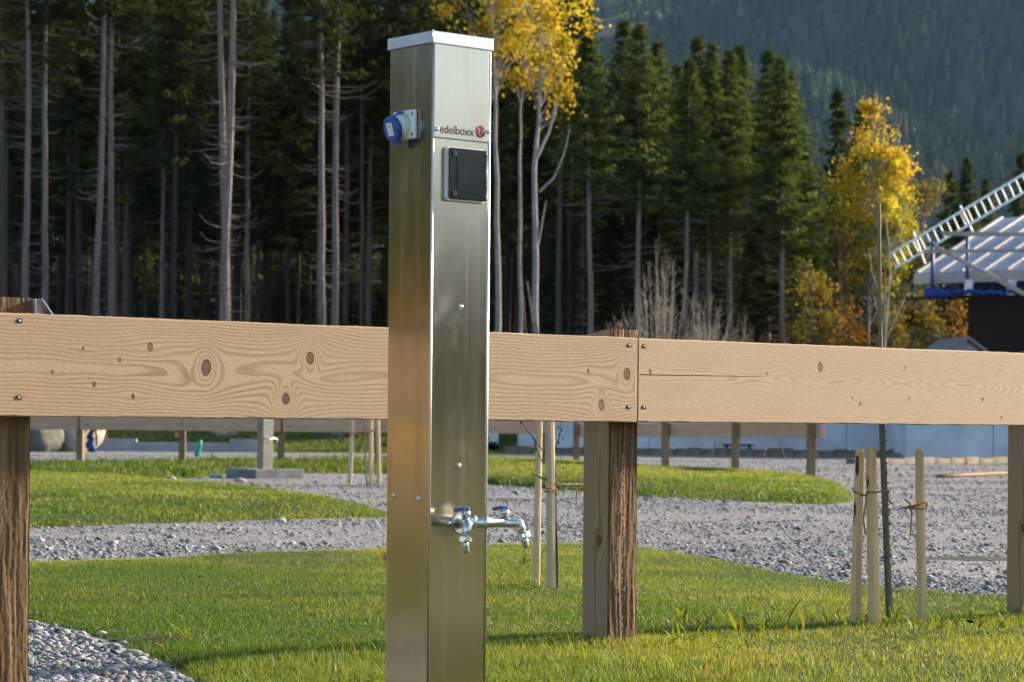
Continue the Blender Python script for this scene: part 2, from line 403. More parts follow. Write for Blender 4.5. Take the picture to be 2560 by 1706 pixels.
def ground_mat():
    m = Mat('crushed_stone_ground', 0.9, 0, 0.2); p = m.geo(); x, y, z = m.xyz(p)
    big = m.noise(p, 0.35, 4); mid = m.noise(p, 2.2, 4); cell = m.voro(p, 26); tone = m.voro(p, 26, out='Color'); cx = m.xyz(tone)
    cell2 = m.voro(p, 60)
    c = m.ramp(cx[0], (0.0, (0.16, 0.165, 0.178)), (0.55, (0.26, 0.265, 0.28)), (1.0, (0.44, 0.44, 0.45)))
    c = m.mix(cell.step(0.40, 0.62) * 0.6, c, (0.085, 0.08, 0.078))
    c = m.mix(mid.step(0.45, 0.70) * 0.55, c, (0.25, 0.23, 0.20)); c = m.mix(big.step(0.45, 0.65) * 0.35, c, (0.19, 0.19, 0.19)); fn = m.noise(p, 55, 4, 0.7); c = m.mix(fn.step(0.42, 0.30) * 0.7, c, (0.06, 0.055, 0.05)); c = m.mix(fn.step(0.60, 0.70) * 0.6, c, (0.42, 0.41, 0.39))
    floor = m.mix(mid, (0.03, 0.022, 0.014), (0.055, 0.042, 0.022)); green = m.mix(mid, (0.05, 0.085, 0.016), (0.09, 0.11, 0.025))
    c = m.mix(y.step(84.5, 86) * x.step(0.4, -0.2).mx(y.step(89.6, 90.0)), c, green); c = m.mix(y.step(95, 99), c, floor)
    back = y.step(2.0, -2.0)
    c = m.mix(back * mid.step(0.35, 0.45), c, green)
    m.color(c).bump(cell.neg() * 0.7 + cell2.neg() * 0.4 + mid * 1.5, 0.8, 0.02); return m.m
m_ground = ground_mat()
kind(obj('ground', np_mesh('ground', V, FQ, smooth=True), m_ground), 'structure')

# the wooded mountain far behind
def MZ(x, y):
    r = fbm(np.asarray(x) / 300.0 + 3, np.asarray(y) / 650.0, 3, 5) - 0.45
    z = (np.asarray(y, float) - 2060) * 0.47 + 42 + r * 250 * sstep(2200, 2700, y) + (np.asarray(x) - 300) * 0.06
    return np.minimum(np.maximum(z, 30), 668 + 12 * np.sin(np.asarray(x) / 170.0))
gx = np.arange(-2550, 2551, 34.0); gy = np.arange(2040, 3480, 24.0)
XX, YY = np.meshgrid(gx, gy); V = np.stack([XX, YY, MZ(XX, YY)], -1).reshape(-1, 3)
nx, ny = len(gx), len(gy); I = np.arange(nx * ny).reshape(ny, nx)
FQ = np.stack([I[:-1, :-1], I[:-1, 1:], I[1:, 1:], I[1:, :-1]], -1).reshape(-1, 4)
m_mount = plain('mountain_undergrowth', (0.035, 0.043, 0.024), 0.95, 0, 0.3, 0.03)
kind(obj('mountain', np_mesh('mountain', V, FQ, smooth=True), m_mount), 'structure')
def cone_trees(name, x, y, z, h, w, c, seed, K=7):
    """a wood seen as one mass: each tree three ragged tiers"""
    rs = np.random.RandomState(seed); n = len(x); vs = []; fs = []; cs = []; base = np.stack([x, y, z - 1], 1); off = 0
    for t in range(3):
        z0, z1 = (0.06, 0.34, 0.62)[t], (0.52, 0.78, 1.0)[t]; rr = (1.0, 0.72, 0.42)[t]; ang = np.arange(K) * 2 * math.pi / K + t
        rad = w[:, None] * rr * rs.uniform(0.65, 1.25, (n, K))
        ring = np.stack([base[:, None, 0] + rad * np.cos(ang), base[:, None, 1] + rad * np.sin(ang), base[:, None, 2] + (h[:, None] * z0) + rs.uniform(-.04, .04, (n, K)) * h[:, None]], -1)
        tip = base + np.stack([rs.uniform(-.3, .3, n), rs.uniform(-.3, .3, n), h * z1], 1)
        vv = np.concatenate([ring, tip[:, None]], 1).reshape(-1, 3); idx = np.arange(n) * (K + 1) + off
        f = np.stack([np.stack([idx + k, idx + (k + 1) % K, idx + K], -1) for k in range(K)], 1).reshape(-1, 3)
        vs.append(vv); fs.append(f); cs.append(np.repeat(c, K + 1, 0)); off += len(vv)
    return obj(name, np_mesh(name, np.concatenate(vs), np.concatenate(fs), np.concatenate(cs), smooth=True), m_wood_mt)
def mountain_wood():
    rs = np.random.RandomState(4); n = 19000
    x = rs.uniform(-620, 800, n); y = rs.uniform(2200, 3420, n); patch = fbm(x / 85, y / 150, 4, 9); ridge = fbm(x / 190 + 5, y / 400, 3, 19)
    keep = ((x > 40) | (rs.rand(n) < 0.35)) & (rs.rand(n) < np.clip((ridge - .2) * 3.2, .25, 1)); x, y, patch, ridge = x[keep], y[keep], patch[keep], ridge[keep]; n = len(x)
    z = MZ(x, y); h = rs.uniform(15, 33, n) * (.75 + .5 * ridge); w = h * rs.uniform(0.15, 0.25, n)
    decid = rs.rand(n) < np.clip((patch - 0.42) * 2.0, 0.03, 0.6)
    cg = np.array((0.042, 0.062, 0.028)) * rs.uniform(0.3, 1.9, (n, 1)) * (.5 + 1.1 * ridge[:, None]); cd = np.array((0.13, 0.125, 0.045)) * rs.uniform(0.4, 1.4, (n, 1))
    o = cone_trees('mountain_forest', x, y, z, h, w, np.where(decid[:, None], cd, cg), 5, 8)
    kind(tag(o, 'dense hazy blue-green conifer wood covering the mountain slope', 'forest'), 'stuff')
mountain_wood()
# woods round the site that the steel of the pillar mirrors: dark spruces beyond the lawn on the right, a sunlit autumn edge on the left
rs = np.random.RandomState(14)
n = 420; x = rs.uniform(95, 165, n); y = rs.uniform(-110, 22, n); h = rs.uniform(13.5, 18, n)
kind(tag(cone_trees('spruce_wood', x, y, np.zeros(n), h, h * .2, np.array((.03, .045, .02)) * rs.uniform(.6, 1.3, (n, 1)), 6), 'dark spruce wood beyond the right side of the site', 'forest'), 'stuff')
n = 500; x = rs.uniform(-130, -70, n); y = rs.uniform(-40, 80, n); h = rs.uniform(16, 24, n)
kind(tag(cone_trees('spruce_wood', x, y, np.zeros(n), h, h * .16, np.array((.03, .042, .02)) * rs.uniform(.6, 1.3, (n, 1)), 7), 'dark spruce wood beyond the left side of the site', 'forest'), 'stuff')
n = 260; x = rs.uniform(-68, -58, n); y = rs.uniform(-20, 60, n); h = rs.uniform(2.5, 5, n)
kind(tag(cone_trees('autumn_wood', x, y, np.zeros(n), h, h * .4, np.array((.42, .27, .07)) * rs.uniform(.6, 1.3, (n, 1)), 8), 'golden autumn shrubs along the left side of the site', 'forest'), 'stuff')

# the air: one closed box round everything
hz = MB().box(-2700, 2700, -400, 3600, -4, 730).build('haze', None)
hm = bpy.data.materials.new('haze_air'); hm.use_nodes = True; nt = hm.node_tree
for n in list(nt.nodes): nt.nodes.remove(n)
pv = nt.nodes.new('ShaderNodeVolumePrincipled'); pv.inputs['Color'].default_value = (0.36, 0.62, 1.0, 1); pv.inputs['Density'].default_value = 0.000024
on = nt.nodes.new('ShaderNodeOutputMaterial'); nt.links.new(pv.outputs[0], on.inputs['Volume'])
hz.data.materials.append(hm); kind(tag(hz, 'pale blue haze hanging over the valley', 'haze'), 'stuff')

# ------------------------------------------------------------------ lawns
def poly_inside(px, py, poly):
    ins = np.zeros(len(px), bool); n = len(poly)
    for i in range(n):
        x0, y0 = poly[i]; x1, y1 = poly[(i + 1) % n]
        c = ((y0 > py) != (y1 > py)) & (px < (x1 - x0) * (py - y0) / (y1 - y0 + 1e-12) + x0); ins ^= c
    return ins
def resample(pts, n):
    p = np.array(pts, float); d = np.r_[0, np.cumsum(np.hypot(*np.diff(p, axis=0).T))]; t = np.linspace(0, d[-1], n)
    return np.stack([np.interp(t, d, p[:, 0]), np.interp(t, d, p[:, 1])], 1)
def lawn_mat(name, a, b):
    m = Mat(name, 0.95, 0, 0.1); p = m.geo(); n = m.noise(p, 3.0, 5); f = m.noise(p, 40, 3)
    m.color(m.mix(f, m.ramp(n, (0.3, a), (0.7, b)), (0.03, 0.035, 0.012))).bump(f, 0.9, 0.03); return m.m
m_lawn = lawn_mat('turf', (0.06, 0.10, 0.022), (0.11, 0.14, 0.035))
m_lawn_sunny = lawn_mat('sunlit_turf', (0.13, 0.17, 0.03), (0.20, 0.23, 0.05))  # brighter copy of the turf, sunlight put into its colour
LAWNS = []
def lawn(lo, up, mound, edge, n=70, k=40, conf=False, mat=None):
    """turf sheet lofted between its near and far edges, raised above the stone ground"""
    A, B = resample(lo, n), resample(up, n); rag = min(edge * .45, .35)
    for Q, sd_ in ((A, 51), (B, 57)): f_ = 1.1 / max(rag, .06); Q[:, 1] += (fbm(Q[:, 0] * f_ * .5, Q[:, 1] * f_ * .5, 3, sd_) - .45) * rag * 2.4
    j = (1 - np.cos(np.linspace(0, math.pi, k))) / 2
    pts = A[:, None] * (1 - j[None, :, None]) + B[:, None] * j[None, :, None]
    width = np.hypot(*(B - A).T)[:, None]
    d = np.minimum(j, 1 - j)[None] * width; de = np.minimum(d, (np.minimum(np.arange(n), n - 1 - np.arange(n)) * 0.15 + 0.02)[:, None])
    wig = (fbm(pts[..., 0] * 1.3, pts[..., 1] * 1.3, 3, 2) - 0.45)
    z = -0.02 + (mound + wig * mound * 0.7) * (1 - np.exp(-de / edge)) + H(pts[..., 0], pts[..., 1]) * (1 if conf else 0)
    V = np.concatenate([pts, z[..., None]], -1); I = np.arange(n * k).reshape(n, k)
    F = np.stack([I[:-1, :-1], I[1:, :-1], I[1:, 1:], I[:-1, 1:]], -1).reshape(-1, 4)
    kind(obj('lawn', np_mesh('lawn', V.reshape(-1, 3), F, smooth=True), mat or m_lawn), 'structure')
    LAWNS.append(np.concatenate([A, B[::-1]]))
    return V
def grass(V, n, hh, ww, label, near=None, seed=1, tone=1.0, bias=0.0, hue_shift=None):
    """upright blades scattered over a turf sheet; denser towards the camera"""
    rs = np.random.RandomState(seed); ni, nj = V.shape[:2]
    c = (V[:-1, :-1] + V[1:, 1:]) / 2; a = np.abs(np.cross(V[1:, :-1, :2] - V[:-1, :-1, :2], V[:-1, 1:, :2] - V[:-1, :-1, :2]))
    wgt = a / np.maximum(c[..., 1], 3) ** 1.6
    vis = (np.abs(c[..., 0] / c[..., 1]) < 0.245) & (c[..., 1] > 5.6); wgt = wgt * np.where(vis, 1, 0.0)
    pr = (wgt / wgt.sum()).ravel(); cell = rs.choice(len(pr), n, p=pr); i, j = np.unravel_index(cell, a.shape)
    s, t = rs.rand(n, 1), rs.rand(n, 1)
    b = (V[i, j] * (1 - s) + V[i + 1, j] * s) * (1 - t) + (V[i, j + 1] * (1 - s) + V[i + 1, j + 1] * s) * t
    clump = fbm(b[:, 0] * 3.1, b[:, 1] * 3.1, 3, 11); thin = fbm(b[:, 0] * 0.9 + 7, b[:, 1] * 0.9, 3, 21)
    keep = rs.rand(n) < np.clip(0.45 + (thin - 0.28) * 3.2, 0.25, 1); b, clump, thin = b[keep], clump[keep], thin[keep]; n = len(b)
    h = rs.uniform(hh[0], hh[1], n) * (0.55 + clump * 1.0) * np.where(rs.rand(n) < 0.03, 1.8, 1)
    if near is not None: h *= near(b)
    w = rs.uniform(ww[0], ww[1], n); az = rs.rand(n) * 2 * math.pi; lean = rs.uniform(0.1, 0.75, n) * h; la = rs.rand(n) * 2 * math.pi
    sd = np.stack([np.cos(az), np.sin(az), np.zeros(n)], 1) * w[:, None] / 2; ld = np.stack([np.cos(la), np.sin(la), np.zeros(n)], 1) * lean[:, None]
    up = np.zeros((n, 3)); up[:, 2] = h; b = b - np.array((0, 0, 0.004))
    V5 = np.stack([b - sd, b + sd, b + up * 0.55 + ld * 0.35 + sd * 0.8, b + up * 0.55 + ld * 0.35 - sd * 0.8, b + up * 0.95 + ld], 1).reshape(-1, 3)
    o = np.arange(n)[:, None] * 5
    F = np.concatenate([o + np.array([[0, 1, 2]]), o + np.array([[0, 2, 3]]), o + np.array([[3, 2, 4]])])
    hue = np.clip(rs.normal(0.48, 0.24, n) + (fbm(b[:, 0] * 0.8, b[:, 1] * 0.8, 3, 31) - .45) * 1.8 + (fbm(b[:, 0] * 4, b[:, 1] * 4, 2, 37) - .4) * .8 + bias + (hue_shift(b) if hue_shift is not None else 0), 0, 1)[:, None]
    col = (np.array((0.066, 0.145, 0.032)) * (1 - hue) + np.array((0.225, 0.27, 0.075)) * hue) * rs.uniform(0.65, 1.25, (n, 1)) * tone
    dry = rs.rand(n) < 0.03 + 0.12 * (fbm(b[:, 0] * 1.7, b[:, 1] * 1.7, 3, 41) > .55); col[dry] = np.array((0.30, 0.25, 0.11)) * rs.uniform(0.7, 1.1, (dry.sum(), 1))
    g = obj('grass', np_mesh('grass', V5, F, np.repeat(col, 5, 0)), m_grass); kind(tag(g, label, 'grass'), 'stuff')
g2 = lambda *p: [G(*q)[:2] for q in p]
# near lawn, running under the near fence
lo = g2((-700, 1500), (-300, 1520), (78, 1556), (250, 1602), (400, 1660), (510, 1725)) + [(-0.72, 5.6), (-0.5, 4.2), (0.5, 3.6), (2.0, 4.0), (4.2, 6.5)]
up = g2((-700, 1420), (78, 1404), (400, 1392), (700, 1378), (965, 1369), (1215, 1362), (1457, 1357), (1600, 1366), (1760, 1394), (1950, 1434), (2150, 1462), (2350, 1480), (2560, 1500), (2900, 1530))
VA = lawn(lo, up, 0.030, 0.12, 140, 70)
def near_a(b):           # left uncut along the fence line and round the posts
    d = np.abs((b[:, 0] - 0.386) * -0.644 + (b[:, 1] - 7.35) * 0.765 - 0.1)
    t = (b[:, 0] - 0.386) * 0.765 + (b[:, 1] - 7.35) * 0.644
    post = np.exp(-(t + 0.0) ** 2 / 0.03) + np.exp(-(t - 2.1) ** 2 / 0.06)
    return 1 + np.exp(-(d / 0.15) ** 2) * (0.75 + 1.3 * post) + 0.6 * sstep(7.6, 6.9, b[:, 1])
def sun_fresh_a(b):          # sun and shade put into hue: darker mown middle, yellower far rim, uncut front
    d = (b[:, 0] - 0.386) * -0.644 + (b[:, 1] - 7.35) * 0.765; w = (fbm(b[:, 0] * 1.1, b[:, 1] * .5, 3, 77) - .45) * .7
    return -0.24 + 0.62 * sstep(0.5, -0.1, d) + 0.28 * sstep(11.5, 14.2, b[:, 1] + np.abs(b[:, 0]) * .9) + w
grass(VA, 380000, (0.009, 0.021), (0.0016, 0.0032), 'short green lawn grass growing under and around the near fence', near_a, 1, 1.0, 0.0, sun_fresh_a)
lawn([(-18, -12), (-6, -13), (6, -13), (18, -12)], [(-18, 4.9), (-6, 4.9), (-1.0, 4.5), (0.5, 3.2), (2.2, 3.6), (4.5, 6.0), (18, 8.0)], 0.04, 0.3, 60, 30, False, m_lawn_sunny)
lawn([(-18, 4.8), (-10, 4.85), (-2.6, 4.8)], [(-18, 9.0), (-10, 9.0), (-2.5, 8.4)], 0.04, 0.3, 40, 20, False, m_lawn_sunny)
# wedge of lawn on the left
VB = lawn(g2((-500, 1335), (78, 1322), (400, 1311), (700, 1300), (985, 1293)), g2((-500, 1180), (78, 1196), (300, 1206), (600, 1236), (800, 1262), (985, 1291)), 0.16, 0.9, 60, 34)
grass(VB, 70000, (0.018, 0.034), (0.006, 0.010), 'wedge of sunlit lawn grass left of the pillar', None, 2, 1.0, 0.05, lambda b: .35 * sstep(20, 30, b[:, 1]) - .15)  # blades turn yellower towards the far edge
# strip under the far left fence
VC = lawn(g2((-500, 1215), (78, 1208), (400, 1206), (540, 1188), (620, 1184), (800, 1184), (980, 1186), (1250, 1170)), g2((-500, 1163), (78, 1166), (500, 1164), (960, 1158), (1250, 1148)), 0.14, 1.6, 60, 30)
grass(VC, 36000, (0.06, 0.12), (0.014, 0.024), 'strip of longer grass coloured as shaded under the far left fence', None, 3, 0.75, -0.35)  # shade painted in: blades toned darker and greener
# lawn island on the right with the far fence on it
VD = lawn(g2((1180, 1206), (1222, 1212), (1400, 1226), (1600, 1242), (1900, 1257), (2060, 1263), (2138, 1253)), g2((1180, 1146), (1222, 1149), (1400, 1161), (1597, 1180), (1838, 1189), (2000, 1200), (2090, 1222), (2138, 1250)), 0.17, 1.0, 60, 34)
grass(VD, 62000, (0.024, 0.045), (0.008, 0.014), 'lawn island with rounded tip right of the pillar', None, 4, 1.0, 0.05, lambda b: .3 * sstep(28, 36, b[:, 1]) - .12)  # hue gets yellower with distance
# meadow bank in front of the forest
bx = np.linspace(-32, -0.1, 12)
VE = lawn([(x, 85.6 + 0.5 * math.sin(x)) for x in bx], [(x, 99.5 + math.sin(x * .7)) for x in bx], 0.10, 0.6, 60, 30, True)
grass(VE, 26000, (0.05, 0.09), (0.025, 0.04), 'bright meadow grass on the bank before the forest', None, 5, 1.25, 0.2)

# ------------------------------------------------------------------ loose stones
def ico(sub):
    t = (1 + 5 ** .5) / 2
    v = [(-1, t, 0), (1, t, 0), (-1, -t, 0), (1, -t, 0), (0, -1, t), (0, 1, t), (0, -1, -t), (0, 1, -t), (t, 0, -1), (t, 0, 1), (-t, 0, -1), (-t, 0, 1)]
    f = [(0, 11, 5), (0, 5, 1), (0, 1, 7), (0, 7, 10), (0, 10, 11), (1, 5, 9), (5, 11, 4), (11, 10, 2), (10, 7, 6), (7, 1, 8), (3, 9, 4), (3, 4, 2), (3, 2, 6), (3, 6, 8), (3, 8, 9), (4, 9, 5), (2, 4, 11), (6, 2, 10), (8, 6, 7), (9, 8, 1)]
    v = [np.array(q) / np.linalg.norm(q) for q in v]
    for _ in range(sub):
        nf = []; mid = {}
        def mp(a, b):
            k = (min(a, b), max(a, b))
            if k not in mid: q = v[a] + v[b]; v.append(q / np.linalg.norm(q)); mid[k] = len(v) - 1
            return mid[k]
        for a, b, c in f: ab, bc, ca = mp(a, b), mp(b, c), mp(c, a); nf += [(a, ab, ca), (b, bc, ab), (c, ca, bc), (ab, bc, ca)]
        f = nf
    return np.array(v), np.array(f)
m_stone = leafy('grey_limestone', 0.0, rough=0.85)
def stone_cloud(x, y, r, sub, seed, gm):
    rs = np.random.RandomState(seed); n = len(x); bv, bf = ico(sub) if sub >= 0 else (np.array(((1., 0, 0), (0, 1, 0), (-1, 0, 0), (0, -1, 0), (0, 0, 1), (0, 0, -1))), np.array(((0, 1, 4), (1, 2, 4), (2, 3, 4), (3, 0, 4), (1, 0, 5), (2, 1, 5), (3, 2, 5), (0, 3, 5)))); nv = len(bv)
    sh = bv[None] * (1 + (rs.rand(n, nv, 1) - .5) * (0.28 if sub == 1 else (0.42 if sub == 0 else 0.6))); sc3 = np.stack([rs.uniform(.75, 1.35, n), rs.uniform(.75, 1.35, n), rs.uniform(.35, .7, n)], 1) * r[:, None]
    sh = sh * sc3[:, None]; a = rs.rand(n) * 6.28; ca, sa = np.cos(a)[:, None], np.sin(a)[:, None]
    tl = rs.normal(0, .25, (n, 1)); X = sh[..., 0] * ca - sh[..., 1] * sa; Yv = sh[..., 0] * sa + sh[..., 1] * ca; Z = sh[..., 2] + X * tl
    V = np.stack([X + x[:, None], Yv + y[:, None], Z + (r * 0.18 + rs.rand(n) * r * .25)[:, None]], -1).reshape(-1, 3)
    F = (np.arange(n)[:, None, None] * nv + bf[None]).reshape(-1, 3)
    g = np.clip(rs.normal(gm, gm * .34, (n, 1)), 0.05, 0.7); col = g * np.array((0.97, 1.0, 1.04)) + rs.normal(0, .014, (n, 3))
    return np_mesh('gravel', V, F, np.repeat(np.clip(col, .03, .8), nv, 0), smooth=sub >= 0)
def off_lawns(x, y, margin=None):
    k = np.ones(len(x), bool)
    for L in LAWNS: k &= ~poly_inside(x, y, L)
    return k
rs = np.random.RandomState(8)
n = 46000; y = rs.uniform(6.0, 9.4, n); x = rs.uniform(-2.1, -0.55, n); r = np.clip(rs.lognormal(math.log(.0055), .5, n), .0028, .018)
k = off_lawns(x, y) & (np.abs(x / y) < .25)
gb = obj('gravel', stone_cloud(x[k], y[k], r[k], 0, 1, .235), m_stone); kind(tag(gb, 'bed of pale round pebbles beside the left near fence post', 'gravel'), 'stuff')
n = 155000; y = 9 * (70 / 9.0) ** (rs.rand(n) ** 1.15); x = rs.uniform(-.235, .235, n) * y; r = np.clip(rs.lognormal(math.log(.0062), .5, n), .003, .03) * (1 + (y - 9) / 45)
k = off_lawns(x, y) & (rs.rand(n) < np.clip((fbm(x * .8, y * .5, 3, 4) - .22) * 2.6, .15, 1))
trk = (x < .2) & (y < 24); side = y - (13.9 - .35 * x); rut = np.exp(-((side - .5) / .55) ** 2) + np.exp(-((side - 2.4) / .6) ** 2); k &= ~(trk & (rs.rand(n) < rut * .85))     # the wheel tracks are rolled smooth
gs = obj('gravel', stone_cloud(x[k], y[k], r[k], -1, 2, .235), m_stone); kind(tag(gs, 'crushed grey stone scattered over the tracks and pitches', 'gravel'), 'stuff')
# bigger stones that stand out of the pebble bed, and along the grass edge
bed = bpy.data.objects['ground']; bv, bf = ico(2)
sm = []
for q in range(5):
    r_ = np.random.RandomState(50 + q); nn = fbm(bv[:, 0] * 1.7 + q * 9 + 5, bv[:, 1] * 1.7 + bv[:, 2] * 2.1 + 5, 3, q)
    me = np_mesh('stone', bv * (0.7 + nn[:, None] * .7) * np.array((1.25, 1.0, .62)), bf, np.repeat(np.array([[.33, .325, .32]]) * r_.uniform(.75, 1.25), len(bv), 0), True); me.materials.append(m_stone); sm.append(me)
spots = [(330, 1640, .030), (255, 1590, .026), (290, 1640, .024), (120, 1600, .022), (160, 1585, .024), (205, 1588, .021), (95, 1578, .022), (280, 1682, .026), (375, 1672, .022), (180, 1640, .018), (215, 1655, .02), (420, 1690, .021), (450, 1697, .019), (110, 1690, .02), (150, 1668, .017), (240, 1618, .02), (310, 1612, .019), (350, 1655, .024), (265, 1662, .02), (232, 1700, .02)]
spots += [(425, 1203, .11), (540, 1196, .12), (300, 1212, .13), (370, 1212, .1), (600, 1206, .09), (450, 1212, .1), (700, 1306, .05), (880, 1288, .04), (1000, 1290, .05)]
for i, (px, py, r_) in enumerate(spots):
    p = G(px, py); o = obj('stone', sm[i % 5], None, bed); r_ *= .75; o.location = (p[0], p[1], r_ * .25); o.scale = (r_,) * 3; o.rotation_euler = (0, 0, i * 1.7)
# ------------------------------------------------------------------ near fence
FD = Vector((0.765, 0.644, 0)).normalized(); FB = Vector((-FD.y, FD.x, 0)); FANG = math.atan2(FD.y, FD.x); RISE = 0.0036
J = Vector(P(1595, 950, 7.35)); J.z = 0
def on_fence(px, py, off=0.0):            # photo pixel -> local x, z on the rail's front plane
    x, k = ray(px, py); d = Vector((x, 1, k)); o = Vector((0, 0, CAM_H)); n = -FB
    t = (J + FB * off - o).dot(n) / d.dot(n); p = o + d * t
    return (p - J).dot(FD), p.z
KL = [(515, 920, .042, .95), (775, 897, .034, .9), (714, 998, .038, .8), (332, 992, .016, .7), (207, 872, .011, .6), (375, 868, .02, .5), (1567, 936, .040, .95), (1503, 1013, .030, .8), (1470, 928, .014, .6), (235, 962, .014, .4), (298, 900, .012, .4), (130, 930, .01, .4)]
KR = [(1625, 930, .016, .5), (1918, 936, .010, .6), (2050, 918, .030, .7), (2130, 995, .010, .5), (2150, 1010, .014, .5), (2272, 995, .010, .5), (2456, 999, .015, .6), (2500, 926, .009, .6), (2262, 921, .009, .5), (2503, 1045, .012, .4)]
def loc_knots(K): return [(*on_fence(a, b), s, t) for a, b, s, t in K]
m_rail_l = plank_wood('larch_plank_wide_grain', (0.525, 0.37, 0.235), (0.27, 0.148, 0.078), 104, loc_knots(KL), 0.825, 3.1, 0.008)
m_rail_r = plank_wood('larch_plank_fine_grain', (0.555, 0.395, 0.255), (0.385, 0.235, 0.135), 190, loc_knots(KR), 0.850, 8.7, 0.007)
fence = thing('wooden_fence', 'near wooden fence of wide pale larch planks on square posts behind the pillar', 'fence', J, FANG)
def rail(x0, x1, mat, gap, seed, fz=True):
    """a sawn plank: slightly uneven edges"""
    n = 160; xs = np.linspace(x0, x1, n); rs = np.random.RandomState(seed)
    top = 0.9635 + RISE * xs + (fbm(xs * 4, xs * 0, 3, seed) - .45) * .004 + rs.normal(0, .0004, n)
    bot = 0.706 + RISE * xs + (fbm(xs * 5, xs * 0 + 4, 3, seed) - .45) * .005 + rs.normal(0, .0005, n)
    b = .0025; V = []
    for x, t, z in zip(xs, top, bot):
        V += [(x, b, z), (x, 0, z + b), (x, 0, t - b), (x, b, t), (x, .068, t), (x, .068, z)]
    I = np.arange(n * 6).reshape(n, 6); F = [(I[i, k], I[i + 1, k], I[i + 1, (k + 1) % 6], I[i, (k + 1) % 6]) for i in range(n - 1) for k in range(6)]
    F += [tuple(I[0][::-1]), tuple(I[-1])]
    m = MB(); m.add(V, [tuple(int(q) for q in f)[::-1] for f in F]); o = m.build('rail', mat, fence)
    if fz:                               # torn fibres standing up along the sawn top edge
        s = MB()
        for _ in range(int((x1 - x0) * 120)):
            x = rs.uniform(x0 + .01, x1 - .01); z = float(np.interp(x, xs, top)); y = rs.uniform(0, .01); d = rs.uniform(-.006, .006); hh = rs.uniform(.001, .0045) * (2.0 if rs.rand() < .06 else 1)
            s.add([(x, y, z - .001), (x + .0014, y, z - .001), (x + d, y - rs.uniform(0, .003), z + hh)], [(0, 1, 2)])
        kind(s.build('wood_fibre', m_fibre, o), 'stuff')
    return o
m_fibre = plain('torn_wood_fibre', (0.62, 0.46, 0.27), 0.8, 0, 0.1, 40)
railA = rail(-3.6, -0.003, m_rail_l, 0, 1); railB = rail(0.003, 3.4, m_rail_r, 0, 2)
railA['label'] = 'left plank with wide swirling grain and dark knots'; railB['label'] = 'right plank with fine flame grain and a long drying crack'
# drying crack in the right plank: a thin dark split let into its face
ck = MB(); pts = [on_fence(px, py) for px, py in ((1599, 936.5), (1650, 938), (1720, 939), (1790, 940), (1860, 941), (1915, 942))]
w = [.0012, .0011, .0010, .0009, .0007, .0002]
ck.add([(x, -.0006, z + d * q) for (x, z), q in zip(pts, w) for d in (1, -1)], [(2 * i, 2 * i + 1, 2 * i + 3, 2 * i + 2) for i in range(5)])
ck.build('drying_crack', plain('crack_dark', (0.03, 0.018, 0.01), 0.9), railB)
for px, py, pr in ((48, 803, railA), (46, 995, railA), (1573, 864, railA), (1571, 1018, railA), (1610, 866, railB), (1609, 1019, railB)):
    x, z = on_fence(px, py); s = MB(); s.dome((x, -.0008, z), (0, -1, 0), .0042, .0016, 10, 2)
    so = s.build('screw', m_screw, pr)
    c = MB(); rs = np.random.RandomState(int(px)); rim = [(x + (.0098 + rs.uniform(-.002, .0035)) * math.cos(t), -.0004, z + (.0072 + rs.uniform(-.001, .0018)) * math.sin(t)) for t in np.arange(0, 6.28, .45)]
    c.add(rim, [tuple(range(len(rim)))]); c.build('screw_hole', plain('screw_hole_wood', (0.11, 0.06, 0.03), 0.9), so)
    sp = MB()
    for q in range(4):
        a = rs.rand() * 6.28; p0 = Vector((x + .008 * math.cos(a), -.001, z + .007 * math.sin(a))); sp.add([p0, p0 + Vector((.0025, 0, .0008)), p0 + Vector((rs.uniform(-.004, .004), -.004, rs.uniform(-.004, .003)))], [(0, 1, 2)])
    kind(sp.build('wood_fibre', m_fibre, so), 'stuff')
def post_mats():
    m = Mat('rough_sawn_post', 0.75, 0, 0.2); x, y, z = m.xyz(m.coord())
    w = m.noise(m.vec(x * 9, y * 9, z * 1.1), 1.0, 3); g = m.noise(m.vec(x * 95 + w * 6, y * 95, z * 2.5), 1.0, 3); b = m.noise(m.vec(x * 14, y * 14, z * 4), 1.0, 3)
    c = m.ramp(g, (0.25, (0.055, 0.030, 0.015)), (0.55, (0.165, 0.098, 0.05)), (0.8, (0.30, 0.195, 0.105)))
    c = m.mix(b.step(0.55, 0.75) * 0.6, c, (0.09, 0.045, 0.02))
    m.color(c).bump(g, 0.5, 0.003); rough = m.m
    # planed side with fine upright grain and a knot
    m = Mat('planed_post_side', 0.65, 0, 0.25); x, y, z = m.xyz(m.coord())
    dy = y - .118; dz = z - .34; gk = ((dy / .05).sq() + (dz / .10).sq()).neg().exp()
    ye = y - dy * gk * .9 + (m.noise(m.vec(y * 3, 0.0, z * 1.6), 1.0, 2) - .5) * .10
    rr = ((ye - .125).sq() + ((m.noise(m.vec(z * 1.3, 2.0, 0.0), 1.0, 1) - .45) * .16).sq() + .0002).sqrt(); fr = (rr * 190).fract(); ln = fr.step(.3, .85) * fr.step(1, .93)
    e = ((dy / .011).sq() + (dz / .017).sq()).sqrt(); kn = e.step(1.05, .85); kd = kn - e.step(.85, .6)
    c = m.mix(ln * .8, (0.42, 0.28, 0.17), (0.235, 0.135, 0.075)); c = m.mix(kn, c, (0.17, 0.075, 0.03)); c = m.mix(kd * .8, c, (0.05, 0.025, 0.012))
    m.color(c).bump(ln + m.noise(m.vec(x, y * 300, z * 60), 1.0, 2), .25, .002); side = m.m
    return rough, side
m_post_rough, m_post_side = post_mats()
m_resin = plain('orange_inner_bark', (0.42, 0.11, 0.025), 0.6, 0, 0.35, 40, 0.6, 120)
m_wane = plain('grey_bark_edge', (0.20, 0.17, 0.145), 0.95, 0, 0.4, 60, 1.0, 120)
